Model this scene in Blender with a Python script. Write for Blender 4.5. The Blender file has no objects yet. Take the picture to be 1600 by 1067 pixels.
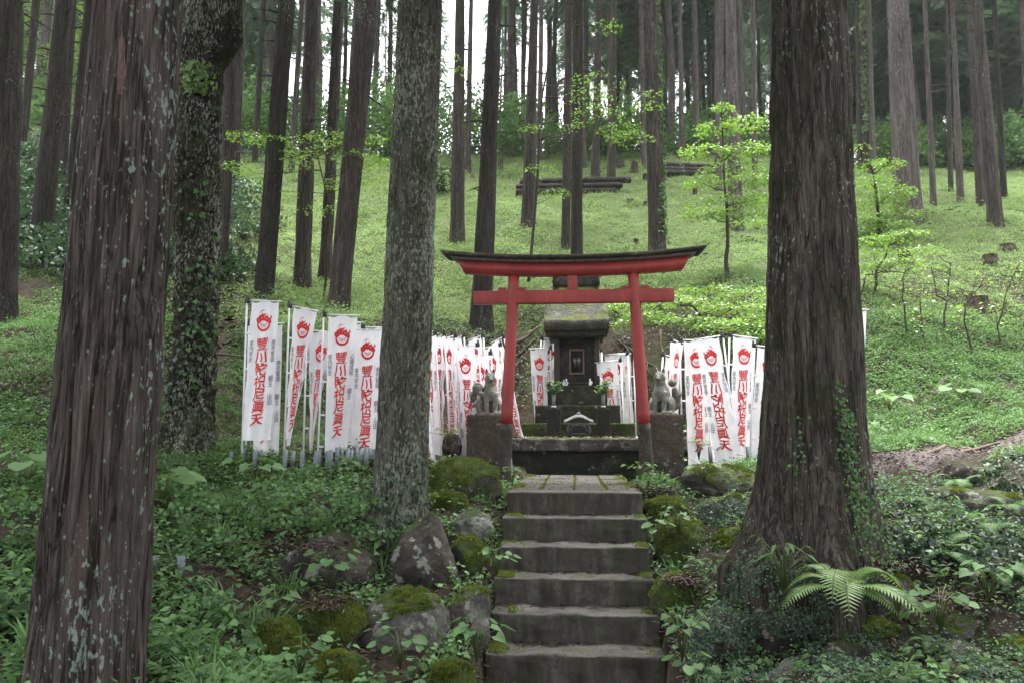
import bpy, bmesh, math, random
import numpy as np
from mathutils import Vector, Matrix

# ------------------------------------------------------------------ camera, sky, sun, exposure
scene = bpy.context.scene
C = scene.collection
F, EYE, PITCH = 1200.0, 0.532, math.radians(6.9)
cam_d = bpy.data.cameras.new('camera')
cam_d.sensor_width = 36.0
cam_d.lens = F * 36.0 / 1600.0
cam_d.clip_start, cam_d.clip_end = 0.05, 600.0
cam = bpy.data.objects.new('camera', cam_d)
C.objects.link(cam)
cam.location = (0, 0, EYE)
cam.rotation_euler = (math.pi / 2 + PITCH, 0, 0)
scene.camera = cam

SUN_EL, SUN_AZ = math.radians(76), math.radians(10)
world = bpy.data.worlds.new('World')
scene.world = world
world.use_nodes = True
wn, wl = world.node_tree.nodes, world.node_tree.links
bg = wn['Background']
sky = wn.new('ShaderNodeTexSky')
sky.sky_type = 'NISHITA'
sky.sun_disc = False
sky.sun_elevation = SUN_EL
sky.sun_rotation = SUN_AZ
sky.air_density, sky.dust_density, sky.ozone_density = 1.0, 4.0, 1.0
hs = wn.new('ShaderNodeHueSaturation')
hs.inputs['Saturation'].default_value = 0.22
wl.new(sky.outputs[0], hs.inputs['Color'])
wl.new(hs.outputs[0], bg.inputs['Color'])
bg.inputs['Strength'].default_value = 0.15
sun_d = bpy.data.lights.new('sun', 'SUN')
sun_d.energy, sun_d.angle, sun_d.color = 5.0, math.radians(50), (1.0, 0.98, 0.94)
sun = bpy.data.objects.new('sun', sun_d)
C.objects.link(sun)
sun.rotation_euler = (math.pi / 2 - SUN_EL, 0, math.pi - SUN_AZ)
scene.view_settings.view_transform = 'Standard'
scene.view_settings.look = 'None'
scene.view_settings.gamma = 1.0
scene.view_settings.exposure = 2.32
scene.render.engine = 'CYCLES'
cy = scene.cycles
cy.use_denoising = True
cy.max_bounces, cy.diffuse_bounces, cy.glossy_bounces, cy.transmission_bounces = 6, 4, 2, 4
cy.caustics_reflective = cy.caustics_refractive = False
cy.sample_clamp_indirect = 4.0

RNG = np.random.default_rng(7)
random.seed(7)
PI = math.pi
CP, SP = math.cos(PITCH), math.sin(PITCH)


def P(px, py, d):
    """world point seen at photo pixel (px, py) at forward distance d"""
    u, v = (px - 800) / F, (533.5 - py) / F
    k = d / (CP - v * SP)
    return Vector((u * k, d, EYE + k * (SP + v * CP)))


def W(npx, d):
    return npx * d / F


# the shrine's axis is turned a little against the view
YAW = 0.082
O0 = Vector((0.577, 7.256, 0))
AX = Vector((math.cos(YAW), -math.sin(YAW), 0))
AY = Vector((math.sin(YAW), math.cos(YAW), 0))


def L(x, y, z=0.0):
    return O0 + AX * x + AY * y + Vector((0, 0, z))


def loc_xy(x, y):
    dx, dy = x - O0.x, y - O0.y
    return dx * AX.x + dy * AX.y, dx * AY.x + dy * AY.y


# ------------------------------------------------------------------ noise
def _hash(ix, iy, iz, seed):
    h = (ix.astype(np.int64) * 374761393 + iy.astype(np.int64) * 668265263 + iz.astype(np.int64) * 2147483647 + seed * 144269) & 0xFFFFFFFF
    h = ((h ^ (h >> 13)) * 1274126177) & 0xFFFFFFFF
    return ((h ^ (h >> 16)) & 0xFFFFFF) / float(0xFFFFFF)


def vnoise(x, y, z, seed=0):
    x, y, z = np.broadcast_arrays(np.asarray(x, float), np.asarray(y, float), np.asarray(z, float))
    ix, iy, iz = np.floor(x), np.floor(y), np.floor(z)
    fx, fy, fz = x - ix, y - iy, z - iz
    fx, fy, fz = [f * f * (3 - 2 * f) for f in (fx, fy, fz)]
    r = 0
    for a in (0, 1):
        for b in (0, 1):
            for c in (0, 1):
                r = r + _hash(ix + a, iy + b, iz + c, seed) * (fx if a else 1 - fx) * (fy if b else 1 - fy) * (fz if c else 1 - fz)
    return r * 2 - 1


def fbm(x, y, z, seed=0, octv=4):
    r, a, f = 0, 1.0, 1.0
    for i in range(octv):
        r = r + a * vnoise(x * f, y * f, z * f, seed + i * 17)
        a *= 0.5
        f *= 2.03
    return r


# ------------------------------------------------------------------ objects
def tag(o, label=None, cat=None, group=None, kind=None):
    if label: o['label'] = label
    if cat: o['category'] = cat
    if group: o['group'] = group
    if kind: o['kind'] = kind
    return o


def thing(name, label, cat, loc=(0, 0, 0), rotz=0.0, group=None):
    o = bpy.data.objects.new(name, None)
    o.empty_display_size = 0.2
    C.objects.link(o)
    o.location = loc
    o.rotation_euler = (0, 0, rotz)
    return tag(o, label, cat, group)


def link(name, me, mat=None, parent=None, loc=None):
    o = bpy.data.objects.new(name, me)
    C.objects.link(o)
    if mat is not None and not me.materials: me.materials.append(mat)
    if parent is not None: o.parent = parent
    if loc is not None: o.location = loc
    return o


def np_mesh(name, V, faces, tint=None, smooth=False):
    """faces: list of integer arrays (n, k)"""
    me = bpy.data.meshes.new(name)
    V = np.asarray(V, np.float32).reshape(-1, 3)
    faces = [np.asarray(f, np.int32) for f in faces if len(f)]
    loops = np.concatenate([f.ravel() for f in faces])
    sizes = np.concatenate([np.full(len(f), f.shape[1], np.int32) for f in faces])
    starts = np.concatenate([[0], np.cumsum(sizes)[:-1]]).astype(np.int32)
    me.vertices.add(len(V)); me.vertices.foreach_set('co', V.ravel())
    me.loops.add(len(loops)); me.loops.foreach_set('vertex_index', loops)
    me.polygons.add(len(sizes)); me.polygons.foreach_set('loop_start', starts)
    me.polygons.foreach_set('loop_total', sizes)
    if smooth: me.polygons.foreach_set('use_smooth', np.ones(len(sizes), bool))
    if tint is not None:
        a = me.attributes.new('tint', 'FLOAT', 'FACE')
        a.data.foreach_set('value', np.asarray(tint, np.float32))
    me.update(calc_edges=True)
    me.validate()
    return me


class MB:
    """collects shapes into one mesh"""
    def __init__(self):
        self.v, self.f, self.n = [], [], 0

    def add(self, V, faces):
        V = np.asarray(V, float).reshape(-1, 3)
        for f in faces:
            f = np.asarray(f, np.int32)
            if len(f): self.f.append(f + self.n)
        self.v.append(V); self.n += len(V)
        return self

    def box(self, c, s, bev=0.0, rot=None):
        bm = bmesh.new()
        bmesh.ops.create_cube(bm, size=1.0)
        bmesh.ops.scale(bm, vec=Vector(s), verts=bm.verts)
        if bev > 0:
            bmesh.ops.bevel(bm, geom=bm.edges[:], offset=bev, segments=2, profile=0.6, affect='EDGES')
        if rot is not None: bmesh.ops.transform(bm, matrix=rot, verts=bm.verts)
        bmesh.ops.translate(bm, vec=Vector(c), verts=bm.verts)
        return self.bm(bm)

    def bm(self, bm):
        bm.verts.index_update()
        V = np.array([v.co[:] for v in bm.verts])
        by = {}
        for f in bm.faces: by.setdefault(len(f.verts), []).append([v.index for v in f.verts])
        bm.free()
        return self.add(V, [np.array(x) for x in by.values()])

    def tube(self, pts, rad, n=8, cap=True):
        V, Fq = tube_arrays(pts, rad, n, cap)
        return self.add(V, Fq)

    def lathe(self, prof, n=24, c=(0, 0, 0), sx=1.0, sy=1.0):
        prof = np.asarray(prof, float)
        m = len(prof)
        th = np.arange(n) * 2 * PI / n
        V = np.zeros((m, n, 3))
        V[:, :, 0] = prof[:, 0:1] * np.cos(th) * sx + c[0]
        V[:, :, 1] = prof[:, 0:1] * np.sin(th) * sy + c[1]
        V[:, :, 2] = prof[:, 1:2] + c[2]
        return self.add(V, [ring_quads(m, n)] + [np.arange(n)[None, ::-1], (np.arange(n) + (m - 1) * n)[None, :]])

    def mesh(self, name, smooth=False):
        return np_mesh(name, np.concatenate(self.v), self.f, smooth=smooth)

    def build(self, name, mat, parent=None, loc=None, smooth=False):
        return link(name, self.mesh(name, smooth), mat, parent, loc)


def ring_quads(m, n):
    i = np.arange(m - 1)[:, None] * n
    j = np.arange(n)[None, :]
    j2 = (j + 1) % n
    return np.stack([i + j, i + j2, i + n + j2, i + n + j], -1).reshape(-1, 4)


def tube_arrays(pts, rad, n=8, cap=True):
    pts = np.asarray([tuple(p) for p in pts], float)
    m = len(pts)
    rad = np.broadcast_to(np.asarray(rad, float), (m,))
    tan = np.gradient(pts, axis=0)
    tan /= np.linalg.norm(tan, axis=1)[:, None] + 1e-9
    up = np.array([0, 0, 1.0]) if abs(tan[0][2]) < 0.9 else np.array([1.0, 0, 0])
    a = np.cross(tan, up)
    bad = np.linalg.norm(a, axis=1) < 1e-3
    a[bad] = np.cross(tan[bad], np.array([0.3, 1, 0.1]))
    a /= np.linalg.norm(a, axis=1)[:, None]
    b = np.cross(tan, a)
    th = np.arange(n) * 2 * PI / n
    V = pts[:, None, :] + rad[:, None, None] * (np.cos(th)[None, :, None] * a[:, None, :] + np.sin(th)[None, :, None] * b[:, None, :])
    Fq = [ring_quads(m, n)[:, ::-1]]
    if cap: Fq += [np.arange(n)[None, :], (np.arange(n) + (m - 1) * n)[None, ::-1]]
    return V.reshape(-1, 3), Fq


def through_modifiers(me, *mods):
    """mesh data after modifiers given as (type, {settings})"""
    o = bpy.data.objects.new('tmp', me)
    C.objects.link(o)
    for t, s in mods:
        md = o.modifiers.new(t, t)
        for k, v in s.items(): setattr(md, k, v)
    dg = bpy.context.evaluated_depsgraph_get()
    dg.update()
    r = bpy.data.meshes.new_from_object(o.evaluated_get(dg))
    bpy.data.objects.remove(o)
    return r


# ------------------------------------------------------------------ materials
def mat_new(name):
    m = bpy.data.materials.new(name)
    m.use_nodes = True
    nt = m.node_tree
    b = nt.nodes['Principled BSDF']
    return m, nt, b


class NT:
    def __init__(self, nt): self.nt = nt

    def n(self, t, **kw):
        x = self.nt.nodes.new(t)
        for k, v in kw.items(): setattr(x, k, v)
        return x

    def l(self, a, b): self.nt.links.new(a, b)

    def coords(self, scale=(1, 1, 1), space='Object'):
        tc = self.n('ShaderNodeTexCoord')
        mp = self.n('ShaderNodeMapping')
        mp.inputs['Scale'].default_value = scale
        self.l(tc.outputs[space], mp.inputs['Vector'])
        return mp.outputs[0]

    def noise(self, vec, scale, detail=5, rough=0.6, dist=0.0):
        x = self.n('ShaderNodeTexNoise')
        x.inputs['Scale'].default_value = scale
        x.inputs['Detail'].default_value = detail
        x.inputs['Roughness'].default_value = rough
        x.inputs['Distortion'].default_value = dist
        self.l(vec, x.inputs['Vector'])
        return x.outputs['Fac']

    def ramp(self, fac, stops):
        x = self.n('ShaderNodeValToRGB')
        e = x.color_ramp.elements
        while len(e) < len(stops): e.new(0.5)
        for k, (p, c) in enumerate(stops):
            e[k].position = p
            e[k].color = (c, c, c, 1) if isinstance(c, (int, float)) else (*c, 1)
        self.l(fac, x.inputs[0])
        return x.outputs[0]

    def mix(self, fac, a, b):
        x = self.n('ShaderNodeMix', data_type='RGBA')
        if isinstance(fac, (int, float)): x.inputs[0].default_value = fac
        else: self.l(fac, x.inputs[0])
        for s, v in ((6, a), (7, b)):
            if isinstance(v, tuple): x.inputs[s].default_value = (*v, 1)
            else: self.l(v, x.inputs[s])
        return x.outputs[2]

    def math(self, op, a, b=None, clamp=False):
        x = self.n('ShaderNodeMath', operation=op, use_clamp=clamp)
        for s, v in ((0, a), (1, b)):
            if v is None: continue
            if isinstance(v, (int, float)): x.inputs[s].default_value = v
            else: self.l(v, x.inputs[s])
        return x.outputs[0]

    def bump(self, h, strength, dist, bsdf):
        x = self.n('ShaderNodeBump')
        x.inputs['Strength'].default_value = strength
        x.inputs['Distance'].default_value = dist
        self.l(h, x.inputs['Height'])
        self.l(x.outputs[0], bsdf.inputs['Normal'])

    def up(self):
        g = self.n('ShaderNodeNewGeometry')
        s = self.n('ShaderNodeSeparateXYZ')
        self.l(g.outputs['Normal'], s.inputs[0])
        return s.outputs[2]


def m_plain(name, col, rough=0.6, var=0.0, scale=8.0, metal=0.0, spec=0.4):
    m, nt, b = mat_new(name)
    k = NT(nt)
    b.inputs['Roughness'].default_value = rough
    b.inputs['Metallic'].default_value = metal
    b.inputs['Specular IOR Level'].default_value = spec
    v = k.coords()
    f = k.noise(v, scale)
    c2 = tuple(x * (1 - var) for x in col)
    k.l(k.ramp(f, [(0.35, c2), (0.65, col)]), b.inputs['Base Color'])
    return m


def m_bark(name, dark, light, lichen=0.0, lcol=(0.34, 0.40, 0.35), moss=0.0, mcol=(0.05, 0.075, 0.02), fz=1.3, fx=16.0, bump=1.0, red=0.0, lscale=11.0, spots=0.5):
    m, nt, b = mat_new(name)
    k = NT(nt)
    b.inputs['Roughness'].default_value = 0.9
    b.inputs['Specular IOR Level'].default_value = 0.15
    rid = k.noise(k.coords((fx, fx, fz)), 1.0, 5, 0.6, 0.6)
    crack = k.ramp(k.math('ABSOLUTE', k.math('SUBTRACT', rid, 0.47)), [(0.0, 0.15), (0.025, 0.75), (0.06, 1.0)])
    fine = k.noise(k.coords((fx * 5, fx * 5, fz * 4.5)), 1.0, 4, 0.7)
    h = k.math('ADD', k.math('MULTIPLY', rid, 0.30), k.math('MULTIPLY', fine, 0.75))
    mid = tuple((a + c) / 2.4 for a, c in zip(dark, light))
    col = k.ramp(h, [(0.38, dark), (0.53, mid), (0.68, light)])
    big = k.noise(k.coords((2.2, 2.2, 0.5)), 1.0, 4)
    col = k.mix(k.ramp(big, [(0.4, 0.0), (0.65, 0.55)]), col, tuple(x * 0.55 for x in mid))
    col = k.mix(crack, tuple(x * 0.35 for x in dark), col)
    if red > 0:
        r = k.noise(k.coords((3, 3, 0.35)), 1.0, 4)
        col = k.mix(k.ramp(r, [(0.66 - 0.1 * red, 0.0), (0.76, 0.5)]), col, (0.10, 0.048, 0.035))
    if lichen > 0:
        l1 = k.noise(k.coords((lscale * 4, lscale * 4, lscale * 1.7)), 1.0, 4, 0.6)
        l2 = k.noise(k.coords((2.4, 2.4, 0.9)), 1.0, 4)
        s = k.math('ADD', k.math('MULTIPLY', l1, 0.62), k.math('MULTIPLY', l2, 0.46))
        col = k.mix(k.ramp(s, [(0.675 - 0.12 * lichen, 0.0), (0.70 - 0.12 * lichen, 0.9)]), col, lcol)
        if spots > 0:
            vo = k.n('ShaderNodeTexVoronoi')
            vo.inputs['Scale'].default_value = 1.0
            k.l(k.coords((lscale * 2.5, lscale * 2.5, lscale * 1.5)), vo.inputs['Vector'])
            sp = k.ramp(vo.outputs['Distance'], [(0.05 + 0.09 * spots, 0.85), (0.09 + 0.12 * spots, 0.0)])
            gate = k.ramp(k.noise(k.coords((5, 5, 2.5)), 1.0, 3), [(0.48, 0.0), (0.56, 1.0)])
            col = k.mix(k.math('MULTIPLY', sp, gate), col, tuple(x * 0.9 for x in lcol))
    if moss > 0:
        l3 = k.noise(k.coords((3.5, 3.5, 1.8)), 1.0, 7, 0.75)
        col = k.mix(k.ramp(l3, [(0.62 - 0.25 * moss, 0.0), (0.76 - 0.25 * moss, 0.85)]), col, k.mix(k.ramp(fine, [(0.35, 0.0), (0.65, 1.0)]), tuple(x * 0.35 for x in mcol), mcol))
    k.l(col, b.inputs['Base Color'])
    k.bump(k.math('ADD', h, k.math('MULTIPLY', crack, 0.35)), bump, 0.03, b)
    return m


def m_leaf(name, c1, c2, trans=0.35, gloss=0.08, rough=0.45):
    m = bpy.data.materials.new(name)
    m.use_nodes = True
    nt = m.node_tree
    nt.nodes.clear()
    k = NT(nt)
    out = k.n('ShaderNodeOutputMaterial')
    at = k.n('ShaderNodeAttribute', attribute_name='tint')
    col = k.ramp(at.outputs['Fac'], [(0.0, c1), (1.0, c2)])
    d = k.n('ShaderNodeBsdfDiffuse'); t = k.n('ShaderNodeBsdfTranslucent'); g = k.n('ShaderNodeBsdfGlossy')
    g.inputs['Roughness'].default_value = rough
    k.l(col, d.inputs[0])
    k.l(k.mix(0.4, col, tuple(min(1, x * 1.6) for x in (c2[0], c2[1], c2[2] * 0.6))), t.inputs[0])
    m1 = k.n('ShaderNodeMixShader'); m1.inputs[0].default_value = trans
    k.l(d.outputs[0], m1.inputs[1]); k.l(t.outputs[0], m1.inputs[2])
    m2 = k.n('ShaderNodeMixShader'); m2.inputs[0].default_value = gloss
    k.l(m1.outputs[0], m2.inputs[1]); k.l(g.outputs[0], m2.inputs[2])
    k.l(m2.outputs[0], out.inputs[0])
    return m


def m_rock(name, c1, c2, moss=0.5, mcol=(0.075, 0.11, 0.018), mcol2=(0.035, 0.055, 0.012), lichen=0.3, scale=1.0):
    m, nt, b = mat_new(name)
    k = NT(nt)
    b.inputs['Roughness'].default_value = 0.9
    b.inputs['Specular IOR Level'].default_value = 0.25
    n1 = k.noise(k.coords((4 * scale,) * 3), 1.0, 8, 0.68)
    n2 = k.noise(k.coords((28 * scale,) * 3), 1.0, 5, 0.7)
    col = k.ramp(n1, [(0.3, tuple(x * 0.6 for x in c1)), (0.5, c1), (0.7, c2)])
    col = k.mix(k.ramp(n2, [(0.35, 0.6), (0.55, 0.0)]), col, tuple(x * 0.35 for x in c1))
    if lichen > 0:
        l1 = k.noise(k.coords((9 * scale,) * 3), 1.0, 5, 0.6)
        col = k.mix(k.ramp(l1, [(0.66 - 0.2 * lichen, 0.0), (0.70 - 0.2 * lichen, 0.85)]), col, (0.22, 0.225, 0.195))
    mh = k.math('ADD', n2, k.math('MULTIPLY', n1, 1.8))
    if moss > 0:
        l3 = k.noise(k.coords((2.6 * scale,) * 3), 1.0, 6, 0.7)
        fine = k.noise(k.coords((70,) * 3), 1.0, 4, 0.7)
        s = k.math('ADD', k.math('MULTIPLY', k.up(), 0.5), l3)
        fac = k.ramp(s, [(1.08 - 0.75 * moss, 0.0), (1.16 - 0.75 * moss, 1.0)]) if False else None
        mr = k.n('ShaderNodeMapRange')
        mr.inputs['From Min'].default_value = 1.02 - 0.62 * moss
        mr.inputs['From Max'].default_value = 1.14 - 0.62 * moss
        k.l(s, mr.inputs['Value'])
        mc = k.mix(k.ramp(k.noise(k.coords((7,) * 3), 1.0, 4), [(0.38, 0.0), (0.62, 1.0)]), mcol2, mcol)
        mc = k.mix(k.ramp(fine, [(0.3, 0.75), (0.6, 0.0)]), mc, tuple(x * 0.3 for x in mcol2))
        col = k.mix(mr.outputs[0], col, mc)
        mh = k.math('ADD', mh, k.math('MULTIPLY', k.math('MULTIPLY', fine, mr.outputs[0]), 1.6))
    k.l(col, b.inputs['Base Color'])
    k.bump(mh, 0.9, 0.022, b)
    return m


def m_concrete(name):
    """worn, algae-stained stair stone; lit treads and shaded risers put into the colour"""
    m, nt, b = mat_new(name)
    k = NT(nt)
    b.inputs['Roughness'].default_value = 0.9
    b.inputs['Specular IOR Level'].default_value = 0.2
    n1 = k.noise(k.coords((3.5,) * 3), 1.0, 7, 0.7); n2 = k.noise(k.coords((26,) * 3), 1.0, 5, 0.7); n3 = k.noise(k.coords((9, 9, 2.2)), 1.0, 5, 0.65)
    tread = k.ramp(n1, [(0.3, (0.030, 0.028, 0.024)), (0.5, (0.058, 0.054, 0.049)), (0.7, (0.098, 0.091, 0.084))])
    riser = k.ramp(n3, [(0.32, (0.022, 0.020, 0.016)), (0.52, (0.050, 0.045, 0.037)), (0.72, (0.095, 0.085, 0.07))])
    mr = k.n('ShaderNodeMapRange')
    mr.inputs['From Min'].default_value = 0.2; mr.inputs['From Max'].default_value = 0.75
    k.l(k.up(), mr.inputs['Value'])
    col = k.mix(mr.outputs[0], riser, tread)  # mixed by facing: paints light onto the treads and shade onto the risers
    col = k.mix(k.ramp(n2, [(0.34, 0.7), (0.5, 0.0)]), col, (0.022, 0.020, 0.017))
    g = k.noise(k.coords((5.5,) * 3), 1.0, 5, 0.7)
    col = k.mix(k.ramp(g, [(0.50, 0.0), (0.64, 0.6)]), col, (0.038, 0.045, 0.018))
    k.l(col, b.inputs['Base Color'])
    k.bump(k.math('ADD', n2, n1), 0.7, 0.012, b)
    return m


M = {}
M['bark_cedar'] = m_bark('bark_cedar', (0.024, 0.0195, 0.016), (0.132, 0.109, 0.092), lichen=0.44, lcol=(0.20, 0.25, 0.21), red=0.4, fx=15, fz=0.9, spots=.7)
M['bark_big'] = m_bark('bark_big', (0.026, 0.022, 0.017), (0.135, 0.114, 0.092), lichen=0.36, moss=0.50, mcol=(0.03, 0.036, 0.014), lcol=(0.22, 0.27, 0.22))
M['bark_lichen'] = m_bark('bark_lichen', (0.055, 0.054, 0.042), (0.165, 0.16, 0.125), lichen=0.9, lcol=(0.235, 0.262, 0.20), moss=0.45, mcol=(0.04, 0.052, 0.018), fx=20, fz=4.0, lscale=13.0, spots=1.0)
M['bark_ivy'] = m_bark('bark_ivy', (0.010, 0.010, 0.007), (0.06, 0.052, 0.04), lichen=0.85, lcol=(0.27, 0.28, 0.23), moss=0.68, mcol=(0.040, 0.050, 0.014), fz=5.0, fx=14, spots=1.0)
M['bark_mid'] = m_bark('bark_mid', (0.035, 0.029, 0.026), (0.14, 0.115, 0.10), lichen=0.25, lcol=(0.20, 0.21, 0.18), fx=18, fz=1.0, red=0.15)
M['bark_dark'] = m_bark('bark_dark', (0.016, 0.015, 0.013), (0.075, 0.063, 0.054), lichen=0.2, lcol=(0.16, 0.18, 0.15), moss=0.25, fx=20, fz=1.2)
M['bark_pale'] = m_bark('bark_pale', (0.075, 0.062, 0.058), (0.24, 0.20, 0.19), lichen=0.3, lcol=(0.27, 0.26, 0.24), fx=20, fz=1.0)
M['wood_cut'] = m_plain('wood_cut', (0.20, 0.13, 0.08), 0.9, 0.5, 14)
M['log'] = m_bark('log', (0.012, 0.011, 0.010), (0.085, 0.07, 0.058), lichen=0.2, moss=0.2, fx=3, fz=14)
M['stump'] = m_bark('stump', (0.03, 0.024, 0.018), (0.15, 0.118, 0.088), lichen=0.1, moss=0.3, fx=18, fz=1.5)
M['twig'] = m_plain('twig', (0.055, 0.040, 0.03), 0.9, 0.5, 20)
M['root'] = m_plain('root', (0.10, 0.07, 0.055), 0.9, 0.5, 12)
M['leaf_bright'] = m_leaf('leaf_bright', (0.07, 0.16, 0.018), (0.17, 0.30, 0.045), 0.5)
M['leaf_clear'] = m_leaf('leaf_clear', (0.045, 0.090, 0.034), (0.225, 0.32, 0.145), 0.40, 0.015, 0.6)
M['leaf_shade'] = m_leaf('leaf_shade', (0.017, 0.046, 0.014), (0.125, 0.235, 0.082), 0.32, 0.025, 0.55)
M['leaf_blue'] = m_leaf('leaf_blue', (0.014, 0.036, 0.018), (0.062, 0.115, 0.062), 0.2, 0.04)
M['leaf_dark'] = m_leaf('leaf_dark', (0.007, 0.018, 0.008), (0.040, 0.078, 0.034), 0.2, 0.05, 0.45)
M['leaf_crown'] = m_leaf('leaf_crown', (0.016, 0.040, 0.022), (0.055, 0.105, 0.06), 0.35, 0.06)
M['leaf_fern'] = m_leaf('leaf_fern', (0.06, 0.13, 0.03), (0.19, 0.31, 0.09), 0.4)
M['litter'] = m_leaf('litter', (0.022, 0.014, 0.011), (0.095, 0.058, 0.045), 0.0, 0.03)
M['moss'] = m_leaf('moss', (0.035, 0.055, 0.010), (0.14, 0.175, 0.028), 0.3, 0.02)
M['stone_grey'] = m_rock('stone_grey', (0.075, 0.070, 0.060), (0.19, 0.18, 0.155), moss=0.42, lichen=0.40)
M['stone_moss'] = m_rock('stone_moss', (0.055, 0.052, 0.045), (0.14, 0.13, 0.11), moss=0.98, lichen=0.1)
M['stone_dark'] = m_rock('stone_dark', (0.038, 0.032, 0.027), (0.10, 0.085, 0.07), moss=0.30, lichen=0.42, mcol=(0.045, 0.07, 0.012))
M['stone_pale'] = m_rock('stone_pale', (0.10, 0.10, 0.085), (0.27, 0.26, 0.22), moss=0.35, lichen=0.7, mcol=(0.06, 0.085, 0.02))
M['stone_shrine'] = m_rock('stone_shrine', (0.034, 0.033, 0.028), (0.075, 0.072, 0.06), moss=0.42, lichen=0.0, mcol=(0.035, 0.045, 0.012))
M['stone_tier'] = m_rock('stone_tier', (0.025, 0.028, 0.018), (0.06, 0.062, 0.042), moss=0.58, lichen=0.05, mcol=(0.045, 0.06, 0.014))
M['stone_roof'] = m_rock('stone_roof', (0.055, 0.056, 0.045), (0.14, 0.14, 0.115), moss=0.42, lichen=0.1, mcol=(0.11, 0.13, 0.02), mcol2=(0.05, 0.062, 0.018))
M['stone_fox'] = m_rock('stone_fox', (0.19, 0.187, 0.158), (0.40, 0.39, 0.335), moss=0.18, lichen=0.2, mcol=(0.04, 0.045, 0.02), scale=3)
M['stone_plinth'] = m_rock('stone_plinth', (0.075, 0.06, 0.045), (0.14, 0.115, 0.09), moss=0.2, lichen=0.15, scale=1.6)
M['stone_censer'] = m_rock('stone_censer', (0.13, 0.13, 0.14), (0.26, 0.26, 0.27), moss=0.0, lichen=0.1, scale=3)
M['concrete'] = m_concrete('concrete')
M['black'] = m_plain('black', (0.006, 0.006, 0.006), 0.6)
M['cap_black'] = m_plain('cap_black', (0.012, 0.012, 0.016), 0.4)
M['pole_white'] = m_plain('pole_white', (0.68, 0.69, 0.72), 0.35, 0.08)
M['pipe_grey'] = m_plain('pipe_grey', (0.13, 0.15, 0.17), 0.5, 0.3)
M['porcelain'] = m_plain('porcelain', (0.75, 0.75, 0.76), 0.2)
M['purple'] = m_plain('purple', (0.22, 0.18, 0.50), 0.5)
M['steel'] = m_plain('steel', (0.22, 0.22, 0.20), 0.45, 0.3, 4, metal=0.5)
M['wood_frame'] = m_plain('wood_frame', (0.16, 0.11, 0.075), 0.7, 0.4)
M['wood_wall'] = m_plain('wood_wall', (0.05, 0.038, 0.028), 0.8, 0.4)
M['petal'] = m_plain('petal', (0.7, 0.6, 0.15), 0.5)
M['print_red'] = m_plain('print_red', (0.62, 0.012, 0.014), 0.6)
M['print_grey'] = m_plain('print_grey', (0.16, 0.16, 0.20), 0.7)


def m_glass(name):
    m, nt, b = mat_new(name)
    b.inputs['Base Color'].default_value = (0.02, 0.025, 0.02, 1)
    b.inputs['Roughness'].default_value = 0.12
    return m


M['pane'] = m_glass('pane')


def m_cloth():
    m = bpy.data.materials.new('cloth_white')
    m.use_nodes = True
    nt = m.node_tree
    nt.nodes.clear()
    k = NT(nt)
    out = k.n('ShaderNodeOutputMaterial')
    d = k.n('ShaderNodeBsdfDiffuse'); t = k.n('ShaderNodeBsdfTranslucent')
    f = k.noise(k.coords((3, 3, 3)), 1.0, 4)
    c = k.ramp(f, [(0.3, (0.74, 0.74, 0.77)), (0.6, (0.90, 0.90, 0.92))])
    oi = k.n('ShaderNodeObjectInfo')
    st_ = k.noise(k.coords((7, 7, 2.2)), 1.0, 6, 0.75)
    c = k.mix(k.ramp(st_, [(0.6, 0.0), (0.78, 0.5)]), c, (0.55, 0.53, 0.47))
    c = k.mix(k.math('MULTIPLY', oi.outputs['Random'], 0.28), c, (0.55, 0.56, 0.60))
    k.l(c, d.inputs[0]); k.l(c, t.inputs[0])
    mx = k.n('ShaderNodeMixShader'); mx.inputs[0].default_value = 0.3
    k.l(d.outputs[0], mx.inputs[1]); k.l(t.outputs[0], mx.inputs[2]); k.l(mx.outputs[0], out.inputs[0])
    return m


M['cloth'] = m_cloth()


def m_red():
    m, nt, b = mat_new('paint_red')
    k = NT(nt)
    b.inputs['Roughness'].default_value = 0.55
    n1 = k.noise(k.coords((5, 5, 1.5)), 1.0, 6, 0.7)
    n2 = k.noise(k.coords((22, 22, 8)), 1.0, 4, 0.7)
    n3 = k.noise(k.coords((60, 60, 3)), 1.0, 4, 0.7)
    n4 = k.noise(k.coords((3, 60, 60)), 1.0, 4, 0.7)
    col = k.ramp(n1, [(0.3, (0.15, 0.017, 0.016)), (0.48, (0.28, 0.024, 0.020)), (0.6, (0.33, 0.036, 0.028)), (0.72, (0.34, 0.075, 0.062))])
    col = k.mix(k.ramp(n2, [(0.58, 0.0), (0.72, 0.65)]), col, (0.12, 0.034, 0.028))
    col = k.mix(k.ramp(k.math('MULTIPLY', n3, n4), [(0.30, 0.0), (0.40, 0.55)]), col, (0.10, 0.02, 0.018))
    gr = k.noise(k.coords((9, 9, 4)), 1.0, 6, 0.75)
    col = k.mix(k.ramp(gr, [(0.62, 0.0), (0.72, 0.6)]), col, (0.07, 0.055, 0.04))
    k.l(col, b.inputs['Base Color'])
    k.bump(k.math('ADD', n2, n3), 0.4, 0.004, b)
    return m


M['paint_red'] = m_red()
M['footing'] = m_rock('footing', (0.055, 0.047, 0.04), (0.11, 0.095, 0.08), moss=0.1, lichen=0.1, scale=2)
M['kasagi'] = m_rock('kasagi', (0.062, 0.052, 0.042), (0.14, 0.122, 0.10), moss=0.5, lichen=0.1, mcol=(0.06, 0.065, 0.025), mcol2=(0.03, 0.03, 0.015))
M['shingle_edge'] = m_plain('shingle_edge', (0.20, 0.17, 0.145), 0.8, 0.5, 20)


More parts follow.
